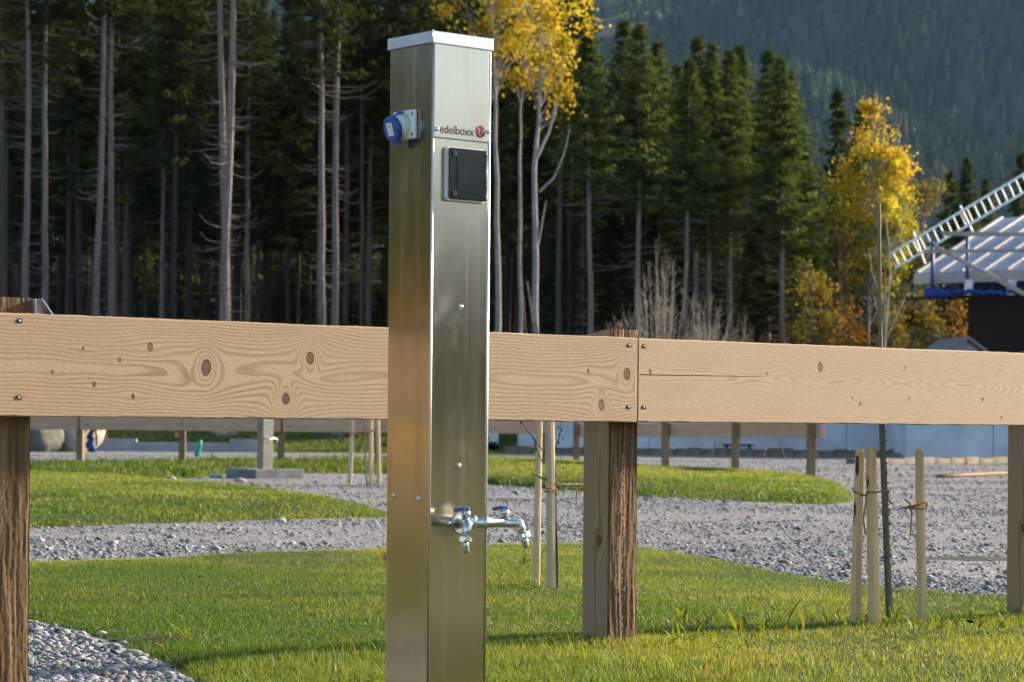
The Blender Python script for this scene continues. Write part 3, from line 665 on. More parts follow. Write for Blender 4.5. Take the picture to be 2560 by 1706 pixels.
def post(x0, seed, wane=True, zt=0.992):
    rs = np.random.RandomState(seed); w = .061; y0, y1 = .072, .192; nz, nxp = 300, 42
    zs = np.linspace(-.12, zt, nz); xs = np.linspace(-w, w, nxp); X, Z = np.meshgrid(xs, zs)
    ridge = fbm(X * 130 + (fbm(X * 6, Z * 2.2, 2, seed) - .4) * 10 + seed, Z * 8, 3, seed); rough = fbm(X * 300, Z * 90, 2, seed + 3); broad_ = fbm(X * 30, Z * 5, 2, seed + 5)
    d = (ridge - .5) * .0048 + (rough - .4) * .0026 + (broad_ - .4) * .003
    if wane:                              # a torn strip of bark edge running down the face
        c = -.002 + (fbm(Z * 5, Z * 0, 3, seed + 8) - .45) * .02; g = np.exp(-((X - c) / .0055) ** 2); d = d - g * .006 * (fbm(Z * 18, X * 90, 3, 5) + .2) + np.where(X < c, .003, 0)
    edge = np.minimum(w - np.abs(X), .006) / .006; Yf = y0 + .004 - d + (1 - edge) * .004 + (fbm(X * 40, Z * 16, 2, 3) - .5) * .002
    Xf = X + np.sign(X) * (np.abs(X) > w - .004) * (fbm(Z * 60, Z * 0 + 2, 2, seed) - .5) * .003
    V = np.stack([Xf + x0, Yf, Z], -1).reshape(-1, 3); I = np.arange(nz * nxp).reshape(nz, nxp)
    F = np.stack([I[:-1, :-1], I[:-1, 1:], I[1:, 1:], I[1:, :-1]], -1).reshape(-1, 4)
    p = obj('post', np_mesh('post', V, F), m_post_rough, fence)
    # the squared body behind the rough face: top cut falls a little to the back
    tb = zt - .016; m = MB(); a, b = x0 - w + .001, x0 + w - .001; yf = y0 + .006
    vs = [(a, yf, -.12), (b, yf, -.12), (b, y1, -.12), (a, y1, -.12), (a, yf, zt), (b, yf, zt), (b, y1, tb), (a, y1, tb)]
    m.add(vs, [(4, 5, 6, 7), (1, 2, 6, 5), (2, 3, 7, 6), (3, 0, 4, 7)]); s = m.build('post_core', m_post_side, p)
    s['label'] = 'planed side of the post with fine grain'
    if wane:
        r1 = MB(); r2 = MB()
        for q in range(130):
            z = rs.uniform(.05, .70); c = x0 - .002 + (float(fbm(z * 5, 0, 3, seed + 8)) - .45) * .02; top = z > .38
            (r1 if (top and rs.rand() < .75) else r2).add([(c + rs.uniform(-.004, .004), y0 - .0005 - rs.uniform(0, .002), z + rs.uniform(-.012, .012)) for _ in range(3)], [(0, 1, 2)])
        n_ = 60
        zz = np.linspace(.36, .703, n_); cc = x0 + .003 + (fbm(zz * 5, zz * 0, 3, seed + 8) - .45) * .02; ww = .0035 + fbm(zz * 30, zz * 0, 2, 3) * .004
        r1.add([(float(c + sgn * w_ / 2), y0 - .0012, float(z)) for c, w_, z in zip(cc, ww, zz) for sgn in (-1, 1)], [(2 * i, 2 * i + 1, 2 * i + 3, 2 * i + 2) for i in range(n_ - 1)])
        zz = np.linspace(.0, .62, 90); cc = x0 - .006 + (fbm(zz * 5, zz * 0, 3, seed + 8) - .45) * .02; ww = .003 + np.maximum(0, fbm(zz * 22, zz * 0 + 3, 3, 6) - .3) * .016
        r2.add([(float(c + sgn * w_ / 2 + (h_ - .5) * .003), y0 - .0014 - float(h_) * .002, float(z)) for c, w_, z, h_ in zip(cc, ww, zz, rs.rand(90)) for sgn in (-1, 1)], [(2 * i, 2 * i + 1, 2 * i + 3, 2 * i + 2) for i in range(89)])
        kind(r1.build('inner_bark_strip', m_resin, p), 'stuff'); kind(r2.build('bark_edge', m_wane, p), 'stuff')
        fl = MB(); fl.add([(x0 - .012, y0 - .004, .205), (x0 + .004, y0 - .008, .212), (x0 + .016, y0 - .007, .188), (x0 + .012, y0 - .003, .176), (x0 - .004, y0 - .006, .186)], [(0, 1, 2, 3, 4)]); fl.build('bark_flake', m_wane, p)
    return p
post(0.012, 3); post(-2.097, 5, False, 0.999); post(2.10, 7, False)
# galvanised bracket on the left post
a = Vector((-2.033, .08, .995)); br = MB()
br.prism([(-2.033, .085, .80), (-1.945, .085, .80), (-1.945, .085, .905), (-2.018, .085, .996), (-2.033, .085, .996)], (0, .003, 0))
br.bar((-2.018, .07, .997), (-1.935, .07, .892), .003, .03, (0, 1, 0)); br.bar((-2.033, .075, .80), (-2.033, .075, .997), .004, .025, (0, 1, 0))
br.build('corner_bracket', m_galv, fence)

# ------------------------------------------------------------------ the pillar
PS, PH = 0.170, R(38.75); PC = Vector((-0.1910, 5.58, 0)); ZT = 1.600
fr_a = Vector((math.cos(PH), math.sin(PH), 0)); fr_b = Vector((-math.sin(PH), math.cos(PH), 0)); nR = -fr_b; nL = -fr_a
pil = thing('power_water_pillar', 'tall brushed steel power and water pillar with blue socket and taps in front of the fence', 'pillar', PC, PH)
# local frame: x along the right face, y along the left face (away), corner at 0,0; right face is y=0, left face is x=0
def on_R(px, py, off=0.0):
    x, k = ray(px, py); d = Vector((x, 1, k)); o = Vector((0, 0, CAM_H)); p0 = PC + nR * off; t = (p0 - o).dot(nR) / d.dot(nR); p = o + d * t
    return (p - PC).dot(fr_a), p.z
def on_L(px, py, off=0.0):
    x, k = ray(px, py); d = Vector((x, 1, k)); o = Vector((0, 0, CAM_H)); p0 = PC + nL * off; t = (p0 - o).dot(nL) / d.dot(nL); p = o + d * t
    return (p - PC).dot(fr_b), p.z
def to_pil(p):
    q = Vector(p) - PC; return Vector((q.dot(fr_a), q.dot(fr_b), q.z))
SKEW = R(3.0); LL = 0.160; LX_, LY_ = -LL * math.sin(SKEW), LL * math.cos(SKEW)
MB().prism([(0, 0, -.02), (PS, 0, -.02), (PS + LX_, LY_, -.02), (LX_, LY_, -.02)], (0, 0, ZT + .008)).build('column', m_steel, pil, 0.004, 3)
# folded lid
cp = MB(); z0, z1 = ZT - .027, ZT; e = .0045
q4 = [(-e, -e), (PS + e, -e), (PS + LX_ + e, LY_ + e), (LX_ - e, LY_ + e)]
cp.add([(x, y, z0) for x, y in q4] + [(x, y, z1) for x, y in q4], [(4, 5, 6, 7), (0, 1, 5, 4), (1, 2, 6, 5), (2, 3, 7, 6), (3, 0, 4, 7)])
m_lid = plain('lid_sheet', (0.66, 0.67, 0.68), 0.36, 1.0, 0.08, 14)
lid = cp.build('lid', m_lid, pil, 0.0018, 2)
seam = MB().tube([(-e - .001, -e - .001, z0), (-e - .001, -e - .001, z1 + .002)], .0016, 6).build('corner_seam', m_lid, lid)
# upper service door on the right face, with a narrow joint under it
zb = on_R(1155, 350)[1]
door = MB().box(.0035, PS - .006, -.0022, 0.0005, zb, ZT - .029).build('service_door', m_steel, pil, 0.0008, 2)
MB().box(.0, PS, -.0006, .0004, zb - .0020, zb - .0004).build('door_joint', m_screw, pil)
# bright folded edge down the right side and along the near corner
MB().tube([(PS - .0024, .0022, .0), (PS - .0024, .0022, ZT - .03)], .0046, 10).build('folded_edge', m_trim, pil)
MB().tube([(.0022, .0022, .0), (.0022, .0022, ZT - .03)], .0030, 10).build('folded_edge', m_trim, pil)
def bolt(x, y, z, n, r=.0062, h=.004):
    return MB().tube([Vector((x, y, z)), Vector((x, y, z)) + Vector(n) * .0012], r * 1.25, 14).dome(Vector((x, y, z)) + Vector(n) * .001, n, r, h, 12, 3).build('bolt', m_chrome, pil)
for px, py in ((1090, 323), (1223, 331)):
    x, z = on_R(px, py); bolt(min(max(x, .008), PS - .007), -.002, z, (0, -1, 0), .0055, .006)
for px, py in ((1152, 767), (1147, 1164)):
    x, z = on_R(px, py); bolt(x, 0, z, (0, -1, 0), .0048, .004)
for px, py in ((989, 1239), (1048, 1247)):
    y, z = on_L(px, py); bolt(0, y, z, (-1, 0, 0), .0058, .0035).rotation_euler = (0, 0, SKEW)
# lettering
fc = bpy.data.curves.new('lettering', 'FONT'); fc.body = 'edelboxx'; fc.size = 1.0; fc.extrude = 0.0; fc.offset = 0.012
fo = bpy.data.objects.new('lettering_source', fc); COL.objects.link(fo); bpy.context.view_layer.update()
fm = bpy.data.meshes.new_from_object(fo); bpy.data.objects.remove(fo)
co = np.empty(len(fm.vertices) * 3, np.float32); fm.vertices.foreach_get('co', co); co = co.reshape(-1, 3)
xa, za = on_R(1098, 331); xb, zb2 = on_R(1184, 340); sx = (xb - xa) / (co[:, 0].max() - co[:, 0].min()); hx = (on_R(1120, 313)[1] - on_R(1120, 334)[1]) / (co[:, 1].max() - co[:, 1].min())
zbase = (za + zb2) / 2 + .0025
new = np.stack([xa + (co[:, 0] - co[:, 0].min()) * sx, np.full(len(co), -.0028), zbase + (co[:, 1] - co[:, 1].min()) * hx - .004], 1)
fm.vertices.foreach_set('co', new.astype(np.float32).ravel()); fm.update(); fm.name = 'lettering'
lt = obj('lettering', fm, m_ink, door)
cx_, cz_ = on_R(1199, 330.5); rr = .0148
disc = MB(); disc.add([(cx_ + rr * math.cos(t), -.0028, cz_ + rr * math.sin(t)) for t in np.linspace(0, 2 * math.pi, 40)[:-1]], [tuple(range(39))]); em = disc.build('emblem', m_red, door)
def stripe(pts, w, y):
    P_ = [Vector((cx_ + a * rr, y, cz_ + b * rr)) for a, b in pts]; m = MB(); vs = []
    for i, p in enumerate(P_):
        d = (P_[min(i + 1, len(P_) - 1)] - P_[max(i - 1, 0)]).normalized(); nn = Vector((-d.z, 0, d.x)); vs += [p + nn * w / 2, p - nn * w / 2]
    return m.add(vs, [(2 * i, 2 * i + 1, 2 * i + 3, 2 * i + 2) for i in range(len(P_) - 1)])
cv = [(-.62 + .5 * t, .78 - .5 * t - .18 * math.sin(t * 6)) for t in np.linspace(0, .55, 8)] + [(-.30 + .1 * math.sin(q), .35 - q * .28) for q in np.linspace(.2, 3, 8)] + [(-.15, -.68), (.05, -.66), (.2, -.45), (.3, -.15), (.42, .02)]
emm = stripe(cv, .0021, -.0031)
emm.add([(cx_ + a * rr, -.0031, cz_ + b * rr) for a, b in ((.30, -.02), (.52, .30), (.86, .12), (.62, -.22))], [(0, 1, 2, 3)])
emm.add([(cx_ + a * rr, -.0031, cz_ + b * rr) for a, b in ((.60, .30), (.72, .46), (.80, .40), (.68, .24))], [(0, 1, 2, 3)])
emm.build('emblem_plug', m_pale, em)
# breaker window on the right face
def rrect(x0, x1, z0, z1, r, y, n=5):
    pts = []
    for cx0, cz0, a0 in ((x1 - r, z1 - r, 0), (x0 + r, z1 - r, 90), (x0 + r, z0 + r, 180), (x1 - r, z0 + r, 270)):
        pts += [(cx0 + r * math.cos(R(a0 + 90 * q / n)), y, cz0 + r * math.sin(R(a0 + 90 * q / n))) for q in range(n + 1)]
    return pts
x0, zt_ = on_R(1109, 367); x1, zb_ = on_R(1206, 510); x1 = min(x1, PS - .010)
win = MB().prism(rrect(x0, x1, zb_, zt_, .008, 0), (0, -.011, 0)).build('breaker_window', m_white, pil, .0015, 2)
lidw = MB().prism(rrect(x0 + .006, x1 + .001, zb_ + .004, zt_ - .002, .006, -.011), (0, -.006, 0)).build('smoked_lid', m_glass, win, .002, 2)
hx0 = x1 - .010
inner = MB().prism(rrect(x0 + .026, hx0 - .006, zb_ + .020, zt_ - .018, .004, -.0172), (0, -.0012, 0)).build('clear_pane', plain('smoked_pane', (0.008, 0.009, 0.010), 0.06, 0, .05, 5, spec=.25), lidw)
for q in (.45, .6):
    z = zb_ + (zt_ - zb_) * q; MB().box(x0 + .032, x0 + .052, -.0190, -.0186, z - .007, z + .004).build('breaker', plain('grey_breaker', (0.010, 0.010, 0.012), 0.3), lidw)
for q in (.14, .87):
    z = zb_ + (zt_ - zb_) * q; kb = MB().tube([(x0 + .019, -.017, z), (x0 + .019, -.0205, z)], .0062, 14).build('lid_screw', plain('grey_knob', (0.10, 0.10, 0.10), 0.35), lidw)
    MB().box(x0 + .0182, x0 + .0198, -.0212, -.0204, z - .004, z + .004).build('screw_slot', m_black, kb)
for za_, zc_ in ((.05, .16), (.24, .78), (.86, .96)):
    MB().tube([(hx0 + .006, -.018, zb_ + (zt_ - zb_) * za_), (hx0 + .006, -.018, zb_ + (zt_ - zb_) * zc_)], .0032, 8).build('hinge', plain('clear_hinge', (0.22, 0.22, 0.22), 0.15, 0, .05, 5, spec=.7), lidw)
# blue socket on the left face
ya, zta = on_L(1047, 274); yb, zba = on_L(985, 356); yb = ya + .082; zm = (zta + zba) / 2
sk = MB().prism([(0, y, z) for _, (y, z) in enumerate([(ya, zba), (yb, zba), (yb, zta), (ya, zta)])], (-.009, 0, 0)).build('socket', m_white, pil, .003, 3); sk.rotation_euler = (0, 0, SKEW)
ym = ya + .046; tilt = Vector((-.80, .10, -.34)).normalized()
c0 = Vector((-.006, ym, zm - .002)); c1 = c0 + Vector((-.027, .003, -.008))
neck = MB().tube([c0, c0 + Vector((-.014, .001, -.003)), c1], [.031, .029, .026], 20).build('socket_body', m_white, sk)
ax = (c1 - c0).normalized()
cov = MB().tube([c1 - ax * .004, c1 + ax * .008, c1 + ax * .010], [.0300, .0300, .0278], 26).build('socket_cover', m_blue, sk)
up_ = Vector((0, 0, 1)) - ax * ax.z; up_.normalize(); sd_ = ax.cross(up_)
hg = MB(); hg.bar(c1 + up_ * .020 + ax * .003, Vector((-.012, ym + .002, zta - .004)), .020, .010, ax); hg.build('cover_hinge', m_blue, cov, .002)
hk = MB(); hk.bar(c1 - up_ * .026 + ax * .002, c1 - up_ * .040 - ax * .004, .016, .014, ax); hk.build('cover_latch', m_blue, cov, .002)
q0 = c1 + ax * .0104; st = MB(); st.add([q0 + up_ * b * .0155 + sd_ * a * .0125 for a, b in ((-1, -1), (1, -1), (1, 1), (-1, 1))], [(0, 1, 2, 3)]); stk = st.build('sticker', m_paper, cov)
rs = np.random.RandomState(3); mk = MB()
for _ in range(9):
    a, b = rs.uniform(-.8, .8, 2); w_, h_ = rs.uniform(.001, .003), rs.uniform(.0007, .0016); q1 = q0 + ax * .0003 + up_ * b * .0140 + sd_ * a * .0105; mk.add([q1 + up_ * v * h_ + sd_ * u * w_ for u, v in ((-1, -1), (1, -1), (1, 1), (-1, 1))], [(0, 1, 2, 3)])
mk.build('sticker_print', plain('grey_print', (0.25, 0.27, 0.30), .6), stk)
for dy, dz in ((.010, .008), (.010, -.074), (.070, .008)):
    bz = zta - .010 if dz > 0 else zba + .010
    MB().dome((-.009, ya + dy, bz), (-1, 0, 0), .004, .0022, 10, 2).build('screw', m_screw if dy < .05 else m_black, sk)
# two taps on a cross pipe
def W(px, py, y): return to_pil(P(px, py, y))
fx, fz = on_R(1150, 1308); fl = MB().tube([(fx, .0, fz), (fx, -.004, fz)], .024, 22).build('wall_flange', m_chrome, pil)
Y1 = 5.575; hub = W(1174, 1307, Y1)
tapset = MB().tube([(fx, -.003, fz), Vector((fx, -.003, fz)).lerp(hub, .5), hub], [.0125, .0125, .0135], 14)
tapset.tube([hub - Vector((.004, .004, 0)), W(1192, 1307, Y1), W(1214, 1307, Y1), W(1214.5, 1307, Y1), W(1219, 1307, Y1), W(1219.5, 1307, Y1), W(1262, 1306, Y1)], [.0125, .0125, .0125, .0155, .0155, .0118, .0112], 14)
pipe = tapset.build('cross_pipe', m_chrome, pil)
MB().tube([W(1184, 1307, Y1), W(1186, 1307, Y1), W(1190, 1307, Y1), W(1192, 1307, Y1)], [.0135, .0165, .0165, .0135], 16).build('pipe_collar', m_chrome, pipe)
sc_ = MB(); sx_, sz_ = on_R(1122, 1309); sc_.dome((sx_, -.001, sz_), (0, -1, 0), .006, .006, 10, 3); sc_.build('flange_screw', m_chrome, fl)
def tap(base, elbow, nut0, nut1, tip, stem, lab):
    b = MB().tube([base, base.lerp(elbow, .6), elbow, elbow.lerp(nut0, .35), nut0], [.0112, .0112, .0108, .0098, .0092], 14).build('tap', m_chrome, pil)
    ax_ = (nut1 - nut0).normalized()
    n_ = MB().tube([nut0, nut0 + ax_ * .002, nut1 - ax_ * .002, nut1], [.0120, .0155, .0155, .0125], 8, smooth=False).build('union_nut', m_chrome, b)
    k_ = nut1 - nut0; o_ = ax_.cross(Vector((.5, -.8, 0))).normalized()
    for sgn in (-1, 1): MB().tube([nut0.lerp(nut1, .5) + o_ * sgn * .011, nut0.lerp(nut1, .5) + o_ * sgn * .0215], .0070, 8).build('nut_wing', m_chrome, n_)
    MB().tube([nut1, nut1.lerp(tip, .2), nut1.lerp(tip, .45), nut1.lerp(tip, .5), nut1.lerp(tip, .72), nut1.lerp(tip, .77), tip], [.0078, .0078, .0078, .0070, .0078, .0070, .0066], 12).build('hose_nozzle', m_chrome, b)
    st_ = MB().tube([stem, stem + Vector((0, 0, .010)), stem + Vector((0, 0, .011)), stem + Vector((0, 0, .020))], [.0085, .0085, .0105, .0100], 10).build('valve_stem', m_chrome, b)
    hd = MB(); d0 = stem + Vector((0, 0, .0215)); dl = Vector((-.78, .25, .0)).normalized(); pl = [d0 + Vector((.008, 0, .002)) , d0 + dl * .010 + Vector((0, 0, .0025)), d0 + dl * .018 + Vector((0, 0, .0005)), d0 + dl * .030 + Vector((0, 0, -.001))]
    sdv = Vector((dl.y, -dl.x, 0)); vs = [p + sdv * sg * w__ + Vector((0, 0, zz)) for p, w__ in zip(pl, (.0055, .0080, .0085, .0050)) for sg in (-1, 1) for zz in (-.002, .0062)]
    n4 = len(pl); fs = []
    for i in range(n4 - 1):
        a_, b_ = 4 * i, 4 * i + 4; fs += [(a_, b_, b_ + 1, a_ + 1), (a_ + 2, a_ + 3, b_ + 3, b_ + 2), (a_ + 1, b_ + 1, b_ + 3, a_ + 3), (a_, a_ + 2, b_ + 2, b_)]
    fs += [(0, 1, 3, 2), (4 * n4 - 4, 4 * n4 - 2, 4 * n4 - 1, 4 * n4 - 3)]; hd.add(vs, fs); hd.build('lever', m_blue, b, .0012)
    MB().dome(d0 + Vector((.006, 0, .004)), (0, 0, 1), .0042, .003, 8, 2).build('lever_screw', m_chrome, b)
    b['label'] = lab
Y2 = 5.535
tap(hub, W(1168, 1318, Y2), W(1164, 1341, Y2), W(1163, 1355, Y2), W(1166, 1384, Y2), W(1165, 1300, Y1 - .02), 'left tap hanging in front of the pillar')
tap(W(1258, 1306, Y1), W(1300, 1309, Y1), W(1306, 1333, Y1), W(1311, 1346, Y1), W(1316, 1371, Y1), W(1262, 1297, Y1), 'right tap standing out beside the pillar')

# ------------------------------------------------------------------ stakes, twine and young trees
def stake(px0, py0, px1, py1, y, wpx, label, mat, group=None, sq=True, zdown=-.06, patches=()):
    """a half-peeled stake with chamfered head, from head (px0,py0) to foot (px1,py1)"""
    a, b = Vector(P(px0, py0, y)), Vector(P(px1, py1, y)); d = (b - a) / max(1e-6, (a.z - b.z)); b = a + d * (a.z - zdown)
    r = wpx * y / F_PX / 2; n = 16; k = 14; rs = np.random.RandomState(int(px0)); vs = []; top = a - b
    for i in range(k):
        t = i / (k - 3) if i < k - 2 else 1.0; p = b + top * min(t, 1.0)
        rr = r * (1.12 - .2 * t)
        if i == k - 2: p = a + Vector((0, 0, .0)); rr = r * .92
        if i == k - 1: p = a + Vector((0, 0, .010)); rr = r * .62
        for j in range(n):
            q = 2 * math.pi * j / n + .25; sqf = 1.0
            if sq: c_ = max(abs(math.cos(q - .6)), abs(math.sin(q - .6))); sqf = min(1.0 / c_, 1.18) / 1.06
            vs.append(p - b + Vector((math.cos(q), math.sin(q), 0)) * rr * sqf * (1 + rs.uniform(-.02, .02)))
    m = MB(); m.add(vs, [(i * n + j, i * n + (j + 1) % n, (i + 1) * n + (j + 1) % n, (i + 1) * n + j) for i in range(k - 1) for j in range(n)])
    m.f.append(tuple((k - 1) * n + j for j in range(n))); m.sm.append(False)
    o = m.build('tree_stake', mat); o.location = b
    for py, hp, az, ww in patches:           # bark left on
        c = Vector(P(px0, py, y)); t = (a.z - c.z) / (a.z - b.z); ctr = a + (b - a) * t - b; hh = hp * y / F_PX / 2; ra = r * (.92 + .2 * t) * 1.10; q_ = MB(); kk = 9; vs = []
        for i in range(kk):
            v = -1 + 2 * i / (kk - 1); wv = ww * math.sqrt(max(0.02, 1 - v * v)) * rs.uniform(.6, 1.2); sh = rs.uniform(-.12, .12); pc = ctr + (a - b).normalized() * v * hh
            vs += [pc + Vector((math.cos(az + sh + wv * g), math.sin(az + sh + wv * g), 0)) * ra for g in (-1, -.33, .33, 1)]
        q_.add(vs, [(4 * i + g, 4 * i + g + 1, 4 * i + g + 5, 4 * i + g + 4) for i in range(kk - 1) for g in range(3)]); q_.build('bark_patch', m_darktwig, o)
    return tag(o, label, 'stake', group)
YS = 8.42
stake(2150, 1130, 2138, 1580, YS + .05, 22.5, 'pale stake with dark bark patches, leftmost of the right-hand group', m_stake, patches=((1165, 55, -2.2, .55), (1272, 40, -2.7, .35), (1300, 30, -2.9, .2)))
stake(2177, 1126, 2187, 1580, YS - .03, 26, 'thickest pale stake, middle of the right-hand group beside the young trunk', m_stake, patches=((1206, 30, -2.6, .35), (1325, 8, -1.7, .12)))
stake(2298, 1130, 2306, 1560, YS + .12, 20.5, 'pale stake standing alone right of the young trunk', m_stake)
YL = 10.2
stake(1350, 985, 1340, 1478, YL + .15, 15, 'thin pale stake nearest the pillar right side', m_stake_grey)
stake(1374, 985, 1379, 1492, YL, 21, 'pale stake beside the thin dark sapling, left of the near post', m_stake_grey)
YF = 31.5
for px0, px1, lab in ((883, 874, 'leftmost small far stake left of the pillar'), (928, 927, 'middle small far stake left of the pillar'), (944, 948, 'right small far stake against the pillar edge')):
    stake(px0, 1020, px1, 1213, YF + (px0 - 900) * .004, 9.5, lab, m_stake_grey)
def twine(path, r, label, y=None, turns=0):
    pts = [P(*p) for p in path]; m = MB(); P_ = [Vector(p) for p in pts]
    fine = []
    for i in range(len(P_) - 1):
        for t in np.linspace(0, 1, 6)[:-1]: fine.append(P_[i].lerp(P_[i + 1], t) + Vector((0, 0, .0012 * math.sin(9 * (i + t)))))
    fine.append(P_[-1])
    for ph in (0, math.pi):
        m.tube([p + Vector((math.cos(q * 1.1 + ph), 0, math.sin(q * 1.1 + ph))) * r * .55 for q, p in enumerate(fine)], r * .7, 5)
    return tag(m.build('twine', m_twine), label, 'twine')
def wrap(cx, cy, y, w, label_path): pass
a = YS - .06
twine([(2132, 1228, a), (2150, 1236, a - .02), (2166, 1240, a - .01), (2168, 1230, a - .06), (2190, 1232, a - .07), (2206, 1228, a - .04), (2222, 1226, a - .02), (2218, 1246, a), (2232, 1262, a - .02)], .0035, 'jute twine tying the two left stakes to the young trunk')
twine([(2166, 1238, a - .02), (2164, 1262, a - .02), (2158, 1300, a - .02), (2164, 1336, a - .02)], .003, 'loose twine end hanging between the two left stakes')
twine([(2212, 1277, a), (2240, 1273, a), (2270, 1268, a + .04), (2296, 1262, a + .02), (2318, 1256, a + .05), (2316, 1272, a + .04), (2290, 1272, a + .02), (2276, 1272, a + .02)], .004, 'jute twine from young trunk to the single right stake')
twine([(2262, 1250, a + .02), (2274, 1258, a + .02), (2280, 1276, a + .02), (2278, 1310, a + .02), (2276, 1338, a + .02)], .003, 'knotted twine end dangling beside the single right stake')
tp = MB(); q = [P(2224, 1278, a - .01), P(2238, 1268, a - .01), P(2256, 1262, a - .02), P(2254, 1270, a - .02), P(2238, 1275, a - .01)]; tp.add(q, [(0, 1, 2, 3, 4)])
q = [P(2224, 1290, a - .01), P(2229, 1300, a - .01), P(2238, 1318, a - .02), P(2237, 1328, a - .01), P(2229, 1312, a - .01)]; tp.add(q, [(0, 1, 2, 3, 4)])
tag(tp.build('tag_ribbon', m_paper), 'white plastic ribbon tied on the young trunk', 'ribbon')
b = YL - .05
twine([(1334, 1184, b + .1), (1344, 1190, b + .08), (1356, 1196, b + .06), (1364, 1198, b + .02)], .0045, 'twine round the thin stake nearest the pillar')
twine([(1361, 1220, b), (1374, 1221, b - .03), (1390, 1224, b), (1388, 1228, b), (1374, 1229, b - .03), (1361, 1229, b)], .0035, 'twine wound round the stake beside the dark sapling')
twine([(1388, 1210, b + .02), (1410, 1211, b + .05), (1440, 1212, b + .1), (1470, 1209, b + .15)], .0045, 'twine stretched from the dark sapling behind the near post')
twine([(1441, 1212, b + .1), (1442, 1232, b + .1), (1440, 1252, b + .1), (1444, 1262, b + .1)], .003, 'frayed twine end hanging left of the near post')
twine([(874, 1083, 31.4), (892, 1086, 31.4), (911, 1089, 31.4), (926, 1079, 31.4), (946, 1072, 31.4)], .011, 'twine tying the three small far stakes')
# young tree at the right group
yt = thing('young_tree', 'slim young tree trunk cut off at the top between the right-hand stakes', 'tree', P(2225, 1580, YS))
L0 = Vector(P(2225, 1580, YS)); m = MB()
pth = [(2226, 1600), (2222, 1500), (2218, 1400), (2214, 1300), (2210, 1200), (2206, 1100), (2202, 1000), (2201, 880), (2199, 760), (2198, 640), (2197, 508)]
m.tube([Vector(P(*p, YS)) - L0 for p in pth], [.0130, .0125, .012, .0115, .0112, .0108, .010, .0088, .0078, .0072, .0068], 12); m.build('trunk', m_bark_young, yt)
rs = np.random.RandomState(2)
for py in np.arange(1080, 1560, 26):
    px = 2214 + (py - 1300) * .040 + 8; p = Vector(P(px, py + rs.uniform(-4, 4), YS - .002)) - L0; MB().dome(p, (.9, -.3, .3), .003, .005, 6, 2).build('bud', m_darktwig, yt)
for pts in ([(2201, 840), (2208, 790), (2213, 700), (2210, 640)], ):
    MB().tube([Vector(P(*p, YS)) - L0 for p in pts], [.003, .0025, .002, .001], 5).build('branch', m_bark_young, yt)
# dark sapling between the left stakes
sp = thing('sapling', 'thin dark bare sapling beside the pale stakes left of the near post', 'tree', P(1392, 1490, YL)); L0 = Vector(P(1392, 1490, YL))
MB().tube([Vector(P(*p, YL)) - L0 for p in [(1392, 1494), (1393, 1400), (1390, 1310), (1388, 1240), (1387, 1180), (1383, 1120), (1382, 1060), (1380, 1000), (1376, 930), (1374, 860)]], [.006, .0058, .0055, .0052, .005, .0048, .0046, .004, .003, .002], 7).build('trunk', m_darktwig, sp)
br_ = MB()
for pts in ([(1390, 1170), (1340, 1105), (1312, 1068), (1296, 1040)], [(1384, 1130), (1400, 1090), (1404, 1050)], [(1342, 1105), (1330, 1090)], [(1336, 1104), (1344, 1130), (1358, 1160)]):
    br_.tube([Vector(P(*p, YL + .03)) - L0 for p in pts], [.0028, .0024, .002, .0014][:len(pts)], 5)
br_.build('branch', m_darktwig, sp)
lf = MB(); rs = np.random.RandomState(6)
for px, py in ((1302, 1052), (1398, 1083), (1396, 1102), (1402, 1142), (1407, 1166), (1392, 1118), (1404, 1072), (1340, 1118), (1336, 1108), (1396, 1065), (1408, 1092)):
    c = Vector(P(px, py, YL - .01)) - L0; s_ = rs.uniform(.008, .013); lf.add([c, c + Vector((s_ * .4, .002, -s_ * .6)), c + Vector((0, 0, -s_ * 1.6)), c + Vector((-s_ * .3, -.002, -s_ * .7))], [(0, 1, 2, 3)])
kind(lf.build('dry_leaf', m_darktwig, sp), 'stuff')
fs_ = thing('sapling', 'thin sapling between the small far stakes', 'tree', P(913, 1214, YF)); L0 = Vector(P(913, 1214, YF))
MB().tube([Vector(P(*p, YF)) - L0 for p in [(918, 1216), (914, 1170), (912, 1100), (911, 1040), (910, 960)]], [.014, .013, .012, .011, .006], 7).build('trunk', m_bark_young, fs_)
# ------------------------------------------------------------------ far fences
def far_fence(name_label, foot_px, post_front, ext0, ext1, zb=.70, zh=.262):
    pts = [Vector(G(*q)) for q in foot_px]; e = thing('wooden_fence', name_label, 'fence', pts[0])
    O = pts[0]; w = .12
    def pst(p, d):
        n = Vector((-d.y, d.x, 0)); m = MB(); M = Matrix.Translation(p - O) @ Matrix.Rotation(math.atan2(d.y, d.x), 4, 'Z')
        m.box(-w / 2, w / 2, -w / 2, w / 2, -.1, .99 if post_front else .985, M); m.build('post', m_far_post, e, .004)
    off = .062 + .035
    for i, p in enumerate(pts): d = (pts[min(i + 1, len(pts) - 1)] - pts[max(i - 1, 0)]).normalized(); pst(p, d)
    for i in range(len(pts) - 1):
        a, b = pts[i], pts[i + 1]; d = (b - a).normalized(); n = Vector((-d.y, d.x, 0)) * (1 if post_front else -1)
        a2 = a + n * off - (d * ext0 if i == 0 else Vector()); b2 = b + n * off + (d * ext1 if i == len(pts) - 2 else Vector())
        g = d * .004; L = (b2 - a2).length
        m = MB(); m.box(0, L - .008, -.034, .034, zb, zb + zh); o = m.build('rail', m_far_wood, e, .004)
        o.location = a2 + g - O; o.rotation_euler = (0, 0, math.atan2(d.y, d.x))
far_fence('long far fence with reddish rails left of the pillar', [(-330, 1164), (-60, 1167), (200, 1170), (455, 1172), (702, 1174), (945, 1175), (1170, 1177), (1354, 1178)], False, .3, .12)
